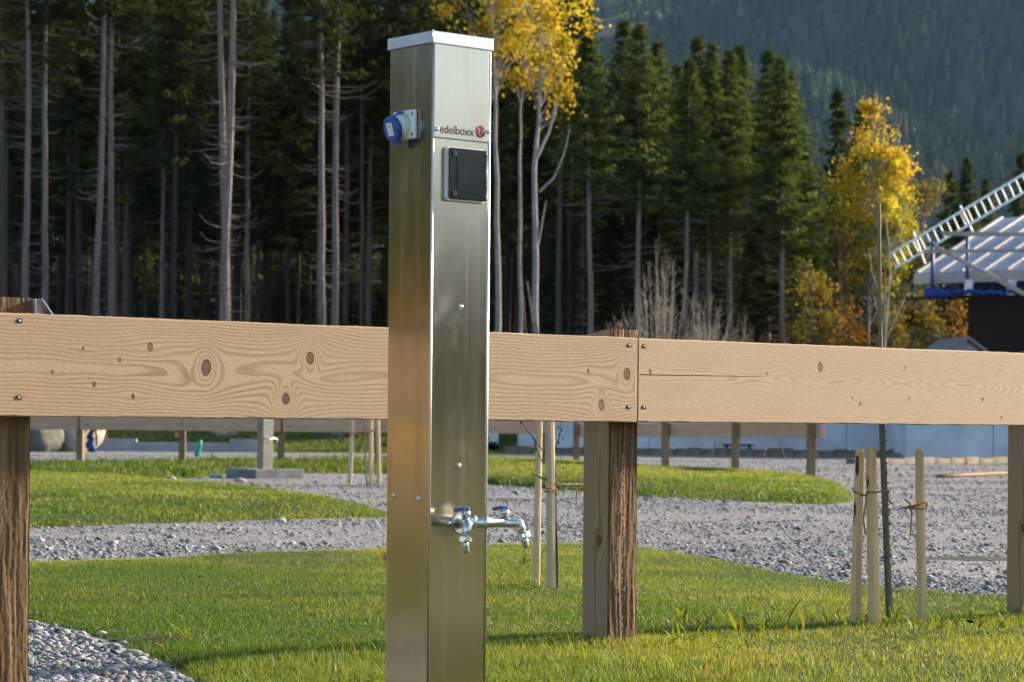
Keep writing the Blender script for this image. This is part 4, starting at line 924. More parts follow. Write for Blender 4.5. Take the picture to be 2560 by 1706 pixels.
far_fence('far fence right of the near post ending on the lawn island', [(1440, 1166), (1663, 1181), (1838, 1187), (2027, 1205)], True, .2, .38, .66, .262)

# ------------------------------------------------------------------ far pillar on its slab
fp = Vector(G(662, 1196)); fpt = thing('concrete_slab', 'square concrete kerbed slab under the far pillar', 'slab', fp, R(38)); s_ = .42
for a in range(4):
    M = Matrix.Rotation(R(90 * a), 4, 'Z'); MB().box(-s_, s_ - .1, -s_, -s_ + .1, -.05, .14, M).build('slab_side', m_slab, fpt, .01)
MB().box(-s_ + .1, s_ - .1, -s_ + .1, s_ - .1, -.05, .09).build('slab_floor', m_slab, fpt)
q = thing('power_water_pillar', 'small far steel pillar with a tap standing on a concrete slab', 'pillar', fp + Vector((0, 0, .09)), R(38))
MB().box(-.085, .085, -.085, .085, 0, 1.58).build('column', plain('dull_far_steel', (0.34, 0.32, 0.28), 0.5, 0.85), q, .004); MB().box(-.09, .09, -.09, .09, 1.57, 1.6).build('lid', m_lid, q, .002)
MB().tube([(-.06, -.085, .50), (-.05, -.14, .50), (.09, -.15, .50)], .012, 8).build('cross_pipe', m_chrome, q)
for x in (-.03, .09): MB().tube([(x, -.14, .51), (x + .01, -.165, .50), (x + .01, -.17, .44)], .012, 8).build('tap', m_chrome, q)

# ------------------------------------------------------------------ boulder, trough and site bits on the left
def rock(px, py, y, size, mat, label, seed, squash=(1, .8, .8), rot=0):
    v, f = ico(3); n = fbm(v[:, 0] * 1.6 + seed, v[:, 1] * 1.6 + v[:, 2] * 1.9 + seed, 4, seed); d = .72 + n * .62
    v = v * d[:, None]; 
    for _ in range(5):
        r_ = np.random.RandomState(seed * 7 + _); nn = r_.normal(0, 1, 3); nn /= np.linalg.norm(nn); k = v @ nn; lim = .72 + .1 * r_.rand(); over = np.clip(k - lim, 0, 9); v = v - over[:, None] * nn * .9
    p = P(px, py, y); z = h1(p[0], y)
    o = obj('boulder', np_mesh('boulder', v * np.array(squash) * size, f, smooth=True), mat); o.location = (p[0], y, z + size * squash[2] * .55); o.rotation_euler = (0, 0, rot)
    return tag(o, label, 'boulder')
rock(188, 1120, 80, .95, m_boulder, 'big pale boulder with flat sides at the far left', 3, (1.0, .8, .95))
rock(95, 1120, 79, .95, m_boulder_grey, 'dark grey boulder left of the pale boulder', 5, (.95, .8, .9), 1)
rock(828, 1082, 92, .62, m_boulder_grey, 'low dark mound of stone on the far meadow', 8, (1.1, .8, .55))
rock(560, 1090, 92, .42, m_boulder, 'tan stone on the meadow edge above the concrete trough', 9, (1.2, .8, .7))
rock(630, 1082, 94, .55, m_boulder_grey, 'dark stone heap just left of the far pillar', 10, (1.1, .8, .7))
yt_ = 84.0
tr = thing('concrete_trough', 'low light concrete wall with a stepped top at the foot of the meadow', 'wall', (P(245, 1128, yt_)[0], yt_, 0)); x0 = P(248, 1100, yt_)[0]
X = lambda px: P(px, 1100, yt_)[0] - x0
MB().box(0, X(345), -.14, .14, -.1, .44).build('wall_section', m_concrete, tr, .01); MB().box(X(345) + .005, X(578), -.15, .14, -.1, .33).build('wall_section', m_concrete, tr, .01); MB().box(X(578) + .005, X(680), -.15, .14, -.1, .46).build('wall_section', m_concrete, tr, .01)
sk_ = P(228, 1110, 79); m = MB(); rs = np.random.RandomState(4)
m.tube([(0, 0, 0), (.03, 0, .12), (-.06, 0, .26), (.0, .02, .42), (.06, 0, .5)], [.13, .17, .14, .1, .05], 9)
s1 = thing('blue_sack', 'crumpled blue and black plastic sack leaning on the pale boulder', 'sack', (sk_[0], 79, 0)); m.build('sack_body', m_sack, s1)
m = MB(); m.tube([(-.08, 0, .42), (-.02, 0, .6), (.1, 0, .86)], [.1, .09, .05], 7).tube([(.16, 0, .2), (.17, 0, .5), (.14, 0, .85)], [.03, .04, .05], 6); m.build('black_strap', m_black, s1)
cm = thing('plate_compactor', 'yellow and black compactor machine behind the concrete trough', 'machine', (P(445, 1085, 87)[0], 87, h1(-10, 87) + .05))
MB().box(-.28, .28, -.2, .2, 0, .08).build('base_plate', m_black, cm, .02); MB().box(-.2, .12, -.15, .15, .1, .36).build('engine', m_black, cm, .03); MB().box(-.1, .14, -.16, .16, .37, .56).build('engine_cover', m_yellow, cm, .03)
MB().tube([(.2, 0, .2), (.35, 0, .6), (.45, 0, .85)], .02, 6).build('handle', m_black, cm)
gp = G(498, 1142); gpp = MB(); gpp.tube([(-.06, 0, -.05), (-.05, 0, .13), (.0, 0, .22), (.02, 0, .34), (.015, 0, .47)], [.085, .08, .062, .06, .065], 10)
o = gpp.build('drain_pipe_stub', m_green); o.location = gp; tag(o, 'bent green plastic pipe stub sticking out of the gravel', 'pipe')
o = MB().tube([(0, 0, -.1), (0, 0, .9)], .012, 5).build('marker_rod', plain('rusty_red_rod', (.35, .06, .04), .7)); p = G(267, 1130); o.location = p; tag(o, 'thin red marker rod by the concrete trough', 'rod')

# parked car mostly hidden behind the pillar
cy = 88.0; cx0 = P(1252, 1100, cy)[0]; car = thing('parked_car', 'white parked car mostly hidden behind the pillar', 'car', (cx0 - .92, cy, h1(cx0, cy)), R(8))
def loft(sections, name, mat, par, bev=.03):
    m = MB(); vs = []; n = len(sections[0])
    for s in sections: vs += s
    fs = [(i * n + j, i * n + (j + 1) % n, (i + 1) * n + (j + 1) % n, (i + 1) * n + j) for i in range(len(sections) - 1) for j in range(n)] + [tuple(range(n))[::-1], tuple((len(sections) - 1) * n + j for j in range(n))]
    return m.add(vs, fs).build(name, mat, par, bev, 3)
def sec(y, w, z0, z1): return [(-w, y, z0), (w, y, z0), (w * 1.02, y, (z0 + z1) / 2), (w * .93, y, z1), (-w * .93, y, z1), (-w * 1.02, y, (z0 + z1) / 2)]
loft([sec(0, .78, .32, .70), sec(.15, .86, .25, .80), sec(1.0, .88, .22, .92), sec(3.4, .88, .22, .95), sec(3.95, .82, .30, .90)], 'body', m_carpaint, car)
cab = loft([[(-.76, .95, .90), (.76, .95, .90), (.76, .95, .93), (-.76, .95, .93)], [(-.74, 1.75, .92), (.74, 1.75, .92), (.60, 1.75, 1.42), (-.60, 1.75, 1.42)], [(-.74, 3.0, .93), (.74, 3.0, .93), (.60, 3.0, 1.45), (-.60, 3.0, 1.45)], [(-.76, 3.85, .9), (.76, 3.85, .9), (.70, 3.8, 1.0), (-.70, 3.8, 1.0)]], 'cabin_glass', m_glass, car, .02)
MB().box(-.6, .6, 1.7, 3.1, 1.43, 1.47).build('roof', m_carpaint, car, .02)
MB().box(-.5, .5, -.02, .03, .42, .56).build('grille', m_black, car); MB().box(-.8, .8, -.03, .05, .24, .36).build('bumper', m_black, car, .02)
for s in (-1, 1):
    MB().box(s * .74 - .14, s * .74 + .10, -.01, .06, .58, .70).build('headlight', m_white, car, .02)
    for y in (.75, 3.15): wh = MB().tube([(s * .70, y, .31), (s * .90, y, .31)], .31, 16).build('wheel', m_tyre, car); MB().tube([(s * .89, y, .31), (s * .905, y, .31)], .19, 12).build('rim', m_alu, wh)

# ------------------------------------------------------------------ walls and edgings on the right
rw = thing('retaining_wall', 'long bluish concrete panel wall behind the far right fence', 'wall', (WALL1_X, WALL1_Y, 0))
pw = 2.45
for i in range(8): MB().box(i * pw + .01, (i + 1) * pw - .01, -.12, .12, -.2, 2.25).build('wall_panel', m_blue_conc, rw, .012)
rw2 = thing('retaining_wall', 'bluish concrete wall standing forward at the right edge under the barn', 'wall', (WALL2_X, WALL2_Y, 0))
for i, (a, b) in enumerate(((0, 3.02), (3.04, 4.05), (4.07, 7.1), (7.12, 10.2), (10.22, 13.2))): MB().box(a, b, -.12 - .02 * (i % 2), .12, -.2, 2.3).build('wall_panel', m_blue_conc, rw2, .012)
MB().box(-.0, .24, .13, WALL1_Y - WALL2_Y, -.2, 2.25).build('wall_return', m_blue_conc, rw2)
def edging(label, ax, bx, y0, y1, n, h, z=0):
    e = thing('stone_edging', label, 'kerb', (ax, y0, 0)); rs = np.random.RandomState(n)
    dx = (bx - ax) / n; dl = math.hypot(bx - ax, y1 - y0) / n
    for i in range(n):
        t = i / n; o = MB().box(-dl * .488, dl * .488, -.14, .14, -.1, h * rs.uniform(.85, 1.12)).build('kerb_stone', m_kerb, e, .03)
        o.location = (dx * (i + .5), (y1 - y0) * (i + .5) / n, 0); o.rotation_euler = (rs.uniform(-.04, .04), rs.uniform(-.04, .04), math.atan2(y1 - y0, bx - ax) + rs.uniform(-.05, .05))
    o = MB().box(0, math.hypot(bx - ax, y1 - y0), .02, .12, -.1, h * .8).build('backing_soil', m_kerb, e); o.rotation_euler = (0, 0, math.atan2(y1 - y0, bx - ax))
Xg = lambda px, y: P(px, 1130, y)[0]
edging('row of sandstone kerb blocks in front of the long bluish wall', Xg(1262, 87), Xg(2248, 86), 87, 85.6, 30, .27)
edging('low row of sandstone blocks at the foot of the right wall', Xg(2030, 70), Xg(2700, 74), 62, 74, 16, .16)
bn = thing('wooden_bench', 'dark low plank bench against the long bluish wall', 'bench', (Xg(1845, 88.7), 88.7, 0)); MB().box(-.56, .56, -.16, .16, .36, .43).build('seat', m_barn, bn)
for s in (-1, 1): MB().box(s * .42 - .04, s * .42 + .04, -.14, .14, 0, .36).build('leg', m_barn, bn)
q = [G(2345, 1196), G(2420, 1192), G(2500, 1188), G(2600, 1184)]; o = MB().tube([(p[0], p[1], .03) for p in q], .035, 6).build('lying_hose', plain('brown_hose', (.16, .09, .05), .7)); tag(o, 'brown pipe lying across the gravel at the right', 'pipe')

# ------------------------------------------------------------------ barn with metal roof, scaffold and ladder
E0 = Vector(P(2288, 684, 92)); TH = R(-35); bd = Vector((math.cos(TH), math.sin(TH), 0)); bu = Vector((-bd.y, bd.x, 0)); PT = .345
barn = thing('barn', 'dark wooden barn with pale striped metal roof at the right edge', 'building', (E0.x, E0.y, h1(E0.x + 3, E0.y + 3)), TH)
zb_ = E0.z - barn.location.z; LX, LY = 13.0, 8.0     # local: x along eave, y up the slope, z above its base
def RZ(y): return zb_ + y * PT
m = MB(); m.add([(0, 0, RZ(0)), (LX, 0, RZ(0)), (LX, LY, RZ(LY)), (0, LY, RZ(LY)), (0, 0, RZ(0) - .05), (LX, 0, RZ(0) - .05), (LX, LY, RZ(LY) - .05), (0, LY, RZ(LY) - .05)], [(0, 1, 2, 3), (7, 6, 5, 4), (0, 4, 5, 1), (1, 5, 6, 2), (2, 6, 7, 3), (3, 7, 4, 0)])
m.add([(0, LY, RZ(LY)), (LX, LY, RZ(LY)), (LX, LY * 2, RZ(0)), (0, LY * 2, RZ(0)), (0, LY * 2, RZ(0) - .05), (LX, LY * 2, RZ(0) - .05), (LX, LY, RZ(LY) - .05), (0, LY, RZ(LY) - .05)], [(0, 1, 2, 3), (4, 5, 6, 7)])
rf = m.build('roof', m_roof, barn)
for i in range(15):
    x = .06 + i * .92
    if x < LX: MB().bar((x, 0.02, RZ(.02) + .035), (x, LY - .02, RZ(LY) + .035), .13, .07, (0, 0, 1)).build('roof_seam', m_batten, rf)
MB().box(-.02, LX, -.06, -.005, zb_ - .42, zb_ - .04).build('fascia', m_fascia, barn, .01)
m = MB(); m.add([(-.06, -.02, zb_ - .06), (-.06, LY, RZ(LY) - .06), (-.06, LY, RZ(LY) - .40), (-.06, .25, zb_ - .34), (-.06, -.02, zb_ - .40), (-.005, -.02, zb_ - .06), (-.005, LY, RZ(LY) - .06), (-.005, LY, RZ(LY) - .40), (-.005, .25, zb_ - .34), (-.005, -.02, zb_ - .40)], [(0, 1, 2, 3, 4), (9, 8, 7, 6, 5), (0, 5, 6, 1), (1, 6, 7, 2), (2, 7, 8, 3), (3, 8, 9, 4), (4, 9, 5, 0)]); m.build('verge_board', m_fascia, barn)
# walls of upright boards: the long side under the eave, and the gable side
wx, wy = 1.85, .75
m = MB(); m.box(wx + .06, LX - 1, wy + .05, LY * 2 - 1, -.3, zb_ - .1); m.build('wall_core', m_barn, barn)
x = wx; rs = np.random.RandomState(1)
for i in range(44):
    w_ = .165; MB().box(x, x + w_ - .012, wy + rs.uniform(0, .012), wy + .045, -.3, zb_ - .12 + wy * PT).build('wall_board', m_barn, barn); x += w_
y = wy + .05
for i in range(36):
    w_ = .2; MB().box(wx + rs.uniform(0, .012), wx + .055, y, y + w_ - .012, -.3, RZ(min(y, 2 * LY - y)) - .14).build('wall_board', m_barn, barn); y += w_
# scaffold round the eave
sf = thing('scaffold', 'scaffold guard of blue posts, timber rails and blue net along the barn eave', 'scaffold', barn.location, TH)
def T_(px, py, y): p = Vector(P(px, py, y)) - barn.location; return Vector((p.dot(bd), p.dot(bu), p.z))
for px, py0, py1, y in ((2331, 603, 738, 91.0), (2418, 578, 730, 90.0), (2575, 560, 730, 88.4)):
    MB().tube([T_(px, py1, y), T_(px, py0, y)], .075, 8).build('post', m_bluesteel, sf)
MB().bar(T_(2356, 584, 90.6), T_(2640, 588, 87.5), .06, .17).build('guard_rail', m_timber, sf); MB().bar(T_(2312, 629, 91.0), T_(2640, 626, 87.5), .06, .13).build('guard_rail', m_timber, sf)
MB().bar(T_(2338, 618, 90.6), T_(2620, 766, 87.4), .06, .16).build('brace', m_timber, sf)
def net_mat():
    m = Mat('safety_net', 0.6, 0, .2); x, y, z = m.xyz(m.coord()); g = (x * 11).fract().step(.0, .12) * (z * 11).fract().step(.0, .12)
    m.color((0.04, 0.08, 0.22)); t = m.node('BsdfTransparent'); mx = m.node('MixShader'); f = g * .62 + .30; m.nt.links.new(f.k, mx.inputs[0]); m.nt.links.new(m.b.outputs[0], mx.inputs[1]); m.nt.links.new(t.outputs[0], mx.inputs[2]); m.nt.links.new(mx.outputs[0], m.nt.nodes['Material Output'].inputs['Surface']); return m.m
m = MB(); a, b = T_(2333, 612, 91.0), T_(2640, 588, 87.4); a2, b2 = T_(2333, 736, 91.0), T_(2640, 730, 87.4); n = 24
vs = []
for i in range(n + 1):
    t = i / n; vs += [a.lerp(b, t), a2.lerp(b2, t) + Vector((0, -.12 * math.sin(t * 19), .12 * math.sin(t * 11)))]
m.add(vs, [(2 * i, 2 * i + 2, 2 * i + 3, 2 * i + 1) for i in range(n)]); m.build('safety_net', net_mat(), sf)
m = MB(); rs = np.random.RandomState(5); pts = []; rad = []
for px in np.arange(2318, 2640, 6): pts.append(T_(px, 735 + rs.uniform(-4, 4) - (px > 2380) * 4, 91.0 - (px - 2318) * .011)); rad.append((.20 if px < 2375 else .085) * rs.uniform(.6, 1.25))
m.tube(pts, rad, 7); m.build('net_roll', m_bluenet, sf)
MB().box(-.2, LX, -.75, -.12, zb_ - 1.02, zb_ - .96).build('walkway', m_barn, sf)
for px, y in ((2425, 90.0), (2532, 88.8)):
    MB().bar(T_(px - 2, 700, y), T_(px - 6, 738, y), .18, .3).build('bracket', m_galv, sf)
m_rung = plain('dull_aluminium', (0.50, 0.52, 0.55), 0.6, 0.3, 0.08, 5)
ld = thing('ladder', 'long aluminium ladder slanting up past the barn roof', 'ladder', barn.location, TH)
def Ld(px, py): return T_(px, py, 92.3 - (px - 2222) * .0105)
a0, a1, b0, b1 = Ld(2222, 637), Ld(2700, 352), Ld(2238, 671), Ld(2716, 390)
MB().bar(a0, a1, .05, .085).build('side_rail', m_alu, ld); MB().bar(b0, b1, .05, .085).build('side_rail', m_alu, ld)
for i in range(27):
    t = .022 + i * .0362; MB().bar(a0.lerp(a1, t), b0.lerp(b1, t), .04, .05).build('rung', m_rung, ld)
for (p, q_) in (((2283, 580), (2312, 660)), ((2400, 515), (2433, 584))):
    MB().bar(Ld(*p), Ld(*q_) , .05, .07).build('clamp_bar', m_rung, ld)
# the little roofed shed low behind the rail
sh = thing('small_shed', 'small shed with grey roof low in front of the barn', 'building', (P(2408, 880, 88.6)[0], 88.6, 2.0), R(20))
gz = P(2408, 845, 88.6)[2] - 2.0
m = MB(); m.prism([(-.62, 0, gz - .42), (.62, 0, gz - .42), (.62, 0, gz - 1.9), (-.62, 0, gz - 1.9)], (0, 1.4, 0)); m.add([(-.62, 0, gz - .42), (.62, 0, gz - .42), (0, 0, gz - .04)], [(0, 1, 2)]); m.build('wall', plain('pale_shed_wall', (.45, .50, .58), .7), sh)
for s in (-1, 1): MB().bar((0, -.35, gz), (s * 1.0, -.35, gz - .62), .1, .09, (0, 1, 0)).prism([(0, -.3, gz + .02), (s * 1.0, -.3, gz - .6), (s * 1.0, -.3, gz - .65), (0, -.3, gz - .04)], (0, 2.0, 0)).build('roof', plain('weathered_shed_roof', (.24, .22, .22), .8), sh)
# ------------------------------------------------------------------ spruces
class TL:
    def __init__(s): s.v = []; s.f = []; s.n = 0
    def arr(s): return np.concatenate(s.v), np.concatenate(s.f)
def tube_np(T, pts, rad, n=5):
    pts = np.asarray(pts, float); m = len(pts); rad = np.broadcast_to(np.asarray(rad, float), (m,)); d = np.empty_like(pts)
    d[1:-1] = pts[2:] - pts[:-2]; d[0] = pts[1] - pts[0]; d[-1] = pts[-1] - pts[-2]; d /= np.sqrt((d * d).sum(1))[:, None] + 1e-9
    if abs(d[0, 2]) < .8: a = np.stack([d[:, 1], -d[:, 0], 0 * d[:, 0]], 1)
    else: a = np.stack([0 * d[:, 0], d[:, 2], -d[:, 1]], 1)
    a /= np.sqrt((a * a).sum(1))[:, None] + 1e-9
    c = np.stack([a[:, 1] * d[:, 2] - a[:, 2] * d[:, 1], a[:, 2] * d[:, 0] - a[:, 0] * d[:, 2], a[:, 0] * d[:, 1] - a[:, 1] * d[:, 0]], 1)
    t = np.arange(n) * (2 * math.pi / n); ring = (a[:, None] * np.cos(t)[None, :, None] + c[:, None] * np.sin(t)[None, :, None]) * rad[:, None, None] + pts[:, None]
    T.v.append(ring.reshape(-1, 3)); i = np.arange(m - 1)[:, None] * n; k = np.arange(n)[None]; k2 = (k + 1) % n
    T.f.append((np.stack([i + k, i + k2, i + n + k2, i + n + k], -1) + T.n).reshape(-1, 4)); T.n += m * n
def spruce(seed, Ht, cs, rmax, dead, r0=.15, dens=1.0, mat=None, tone=1.0):
    rs = np.random.RandomState(seed); T = TL()
    zs = np.linspace(-.3, Ht, 16); bend = np.cumsum(rs.normal(0, .025, (16, 2)), 0); bend -= bend[0]
    ax = lambda z: np.array((np.interp(z, zs, bend[:, 0]), np.interp(z, zs, bend[:, 1]), z))
    tr = r0 * (1 - (zs + .3) / (Ht + .3)) ** .75 + .012; tr[0] *= 1.25
    tube_np(T, [ax(z) for z in zs], tr, 9)
    for _ in range(dead):                    # dead, bare lower branches
        z = rs.uniform(1.2, cs + (Ht - cs) * .25) ** 1.0; a = rs.rand() * 6.28; L = (.15 + .9 * rs.rand() ** 1.5) * (0.5 + 2.3 * min(1, z / cs) * (.55 + .45 * math.sin(z * 1.9 + seed))); d = np.array((math.cos(a), math.sin(a), 0)); p = ax(z)
        dr = rs.uniform(-.35, .1) * L; up_ = rs.uniform(.0, .35) * L
        tube_np(T, [p, p + d * L * .35 + (0, 0, dr * .5), p + d * L * .7 + (0, 0, dr * .7 + up_ * .2), p + d * L + (0, 0, dr * .6 + up_)], [.024, .018, .012, .005], 3)
        if rs.rand() < .5:
            q = p + d * L * .6 + np.array((0, 0, dr * .65)); e = np.array((math.cos(a + .8), math.sin(a + .8), .1)) * L * .35; tube_np(T, [q, q + e * .6, q + e + (0, 0, .08)], [.008, .006, .003], 3)
    trunk = np_mesh('trunk', *T.arr(), smooth=True)
    # living crown: tiers of drooping boughs hung with sprays
    B = []; D = []; Wd = []; Cl = []
    z = cs
    while z < Ht - .15:
        t = (z - cs) / (Ht - cs); L0 = rmax * ((1 - t) ** .9 * 1.1 + .02) * (.62 + .38 * min(1, t / .22)); nb = int((8.5 if t > .12 else 5.5) * dens + rs.rand())
        for _ in range(nb):
            a = rs.rand() * 6.28; L = L0 * rs.uniform(.45, 1.32); d = np.array((math.cos(a), math.sin(a), 0)); s = np.array((-d[1], d[0], 0)); p = ax(z + rs.uniform(-.12, .12))
            rise = .30 * t - .28 + rs.uniform(-.1, .1); k = max(3, int(L / .125)); shade = rs.uniform(.7, 1.3)
            u = np.repeat((np.arange(k) + .6) / k, 3); sg = np.tile(np.array((-1., 1., 0.)), k); kp = rs.rand(3 * k) > .14; u, sg = u[kp], sg[kp]; m_ = len(u)
            c = p + d * (L * u)[:, None]; c[:, 2] += L * (rise * u + .28 * u * u); wl = L * .34 * (1 - u) ** .6 + .10
            q = c + s * (sg * wl * rs.uniform(.1, .55, m_))[:, None] + rs.normal(0, .03, (m_, 3))
            dd = d * rs.uniform(.25, .8, (m_, 1)) + s * (sg * rs.uniform(.4, 1.0, m_))[:, None]; dd[:, 2] += rs.uniform(-.85, -.05, m_); dd /= np.linalg.norm(dd, axis=1, keepdims=True)
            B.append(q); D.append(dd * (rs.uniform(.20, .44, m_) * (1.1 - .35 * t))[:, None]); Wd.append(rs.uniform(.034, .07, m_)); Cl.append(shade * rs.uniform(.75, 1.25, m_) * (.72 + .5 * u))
        z += rs.uniform(.27, .45) * (1.1 - .45 * t)
    for _ in range(14): B.append(ax(Ht - rs.uniform(0, .5))[None]); D.append(np.append(rs.normal(0, .08, 2), rs.uniform(.1, .3))[None]); Wd.append(np.array([.05])); Cl.append(np.array([1.]))
    B = np.concatenate(B); D = np.concatenate(D); Wd = np.concatenate(Wd)[:, None]; Cl = np.concatenate(Cl)[:, None]; n = len(B)
    side = np.cross(D, rs.normal(0, 1, (n, 3))); side /= np.linalg.norm(side, axis=1, keepdims=True) + 1e-9
    V4 = np.stack([B, B + D * .45 + side * Wd, B + D, B + D * .45 - side * Wd], 1).reshape(-1, 3); F4 = np.arange(n * 4).reshape(n, 4)
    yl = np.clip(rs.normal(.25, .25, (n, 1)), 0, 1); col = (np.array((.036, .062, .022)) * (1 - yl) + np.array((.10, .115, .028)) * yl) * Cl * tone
    return trunk, np_mesh('crown', V4, F4, np.repeat(col, 4, 0))
PROTO = {}
def spruce_proto(key, *a, bark_m=None, **k):
    t, c = spruce(*a, **k); t.materials.append(bark_m or m_bark); c.materials.append(m_needle); PROTO[key] = (t, c)
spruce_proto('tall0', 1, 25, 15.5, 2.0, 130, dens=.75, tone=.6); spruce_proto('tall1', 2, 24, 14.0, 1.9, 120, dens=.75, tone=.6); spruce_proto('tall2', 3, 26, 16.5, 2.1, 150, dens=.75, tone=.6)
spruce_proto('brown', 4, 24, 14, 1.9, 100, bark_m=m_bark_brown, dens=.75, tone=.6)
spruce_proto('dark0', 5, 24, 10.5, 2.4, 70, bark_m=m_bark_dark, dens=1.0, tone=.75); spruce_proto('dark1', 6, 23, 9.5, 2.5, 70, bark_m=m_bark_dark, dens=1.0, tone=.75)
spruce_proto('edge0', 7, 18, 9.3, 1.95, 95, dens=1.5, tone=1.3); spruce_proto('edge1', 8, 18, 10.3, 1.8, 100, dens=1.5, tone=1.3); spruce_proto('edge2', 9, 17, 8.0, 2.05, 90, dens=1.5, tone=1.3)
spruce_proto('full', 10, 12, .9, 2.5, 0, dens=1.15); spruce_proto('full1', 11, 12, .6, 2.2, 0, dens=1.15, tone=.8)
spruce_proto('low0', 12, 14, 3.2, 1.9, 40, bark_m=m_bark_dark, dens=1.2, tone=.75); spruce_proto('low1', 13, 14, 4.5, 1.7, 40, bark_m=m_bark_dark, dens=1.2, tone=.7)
def plant(key, x, y, s, rot, label, group, lean=(0, 0), thick=1.0):
    e = thing('spruce_tree', label, 'tree', (x, y, h1(x, y) - .05), rot, group); e.scale = (s * thick, s * thick, s); e.rotation_euler = (lean[0], lean[1], rot)
    t, c = PROTO[key]; obj('trunk', t, None, e); obj('crown', c, None, e); return e
FG, RG = 'front spruces along the forest edge', 'spruces on the right forest edge'
front = [  # px at y=700, px at y=60, distance, size, kind, label
 (10, 6, 103, 1.0, 'brown', 'brownish spruce trunk cut by the left picture edge'),
 (52, 46, 97, 1.04, 'tall0', 'pale grey spruce trunk, second from the left edge'),
 (115, 128, 99, 1.0, 'tall1', 'spruce with brownish upper trunk, third from the left edge'),
 (227, 216, 97, 1.02, 'tall2', 'pale straight spruce trunk, fourth from the left edge'),
 (283, 284, 99, 1.05, 'tall0', 'grey spruce trunk, fifth from the left edge'),
 (196, 194, 108, .95, 'dark0', 'thin dim spruce trunk between the third and fourth pale trunks'),
 (310, 308, 110, .95, 'brown', 'thin reddish spruce trunk just right of the fifth pale trunk'),
 (395, 395, 112, .9, 'tall1', 'slender pale spruce trunk left of the thickest trunk'),
 (543, 527, 93, 1.18, 'tall2', 'thick grey spruce with many upcurved dead branches'),
 (562, 540, 95, 1.15, 'tall0', 'thick spruce trunk pressed against the one with upcurved branches'),
 (576, 566, 101, 1.0, 'brown', 'brown spruce trunk behind the thickest pair'),
 (613, 612, 112, .9, 'tall1', 'thin pale spruce trunk right of the thickest pair'),
 (719, 722, 114, .9, 'dark1', 'dim leaning spruce trunk midway between the two pale groups'),
 (793, 792, 108, .95, 'brown', 'brownish spruce trunk just left of the bright straight one'),
 (808, 803, 96, 1.03, 'tall1', 'bright straight spruce trunk left of the pillar'),
 (836, 843, 98, 1.03, 'tall2', 'curved grey spruce trunk right of the bright straight one'),
 (861, 863, 110, .95, 'brown', 'dim brown spruce trunk nearest the pillar left side'),
 (919, 918, 113, .88, 'tall0', 'thin pale spruce trunk close to the pillar left edge'),
 (1390, 1382, 104, .95, 'brown', 'brown spruce trunk right of the yellow aspens'),
 (1476, 1468, 97, .92, 'edge1', 'grey spruce trunk left of the bare shrubs'),
 (1592, 1588, 99, .95, 'edge0', 'spruce standing behind the first bare shrub'),
 (1711, 1709, 101, .88, 'edge1', 'slim spruce trunk between the two bare shrubs'),
 (1764, 1764, 103, .93, 'edge2', 'slim spruce trunk behind the second bare shrub'),
 (1824, 1826, 104, .94, 'edge0', 'spruce with pale trunk right of the bare shrubs'),
 (1958, 1945, 102, .95, 'edge2', 'broad green spruce at the right end of the forest'),
]
for i, (p0, p1, y, s, key, lab) in enumerate(front):
    a, b = P(p0, 700, y), P(p1, 60, y); k = (b[0] - a[0]) / (b[2] - a[2]); zb = h1(a[0], y); x = a[0] - k * (a[2] - zb)
    if p0 > 1290: s *= .93
    plant(key, x, y, s, i * 1.3, lab, FG if p0 < 1450 else RG, (0, k), 1.0)
rs = np.random.RandomState(12)
n_in = 0
for row, y in enumerate(np.arange(105, 152, 3.7)):
    for x in np.arange(-.232 * y, .085 * y, 2.9):
        xx = x + rs.uniform(-1.1, 1.1); yy = y + rs.uniform(-1.5, 1.5); px = 1280 + F_PX * xx / yy
        if px < -60 or rs.rand() < .12: continue
        if yy < 116 and min(abs(px - f_[0]) for f_ in front) < 14: continue
        if 640 < px < 700 and row < 9 and rs.rand() < .7: continue
        right = px > 1440; key = rs.choice(['dark0', 'dark1', 'dark0', 'dark1', 'brown']) if not right else rs.choice(['edge0', 'edge1', 'edge2', 'dark1'])
        s = rs.uniform(.88, 1.08) if not right else rs.uniform(.8, .98) * (1.0 if key != 'dark1' else .72)
        plant(key, xx, yy, s, rs.rand() * 6.28, 'dim spruce deep inside the dark forest behind the front trunks' if not right else 'green spruce crowding behind the right forest edge', 'spruces inside the forest' if not right else 'spruces behind the right edge', (0, rs.normal(0, .008)), rs.uniform(.6, .95)); n_in += 1
for y in (153, 157, 161):
    for x in np.arange(-.235 * y, .105 * y, 2.6):
        plant(rs.choice(['full', 'full1']), x + rs.uniform(-.9, .9), y + rs.uniform(-1.4, 1.4), rs.uniform(.85, 1.25), rs.rand() * 6.28, 'young bushy spruce closing the view at the back of the forest', 'bushy spruces at the forest back')
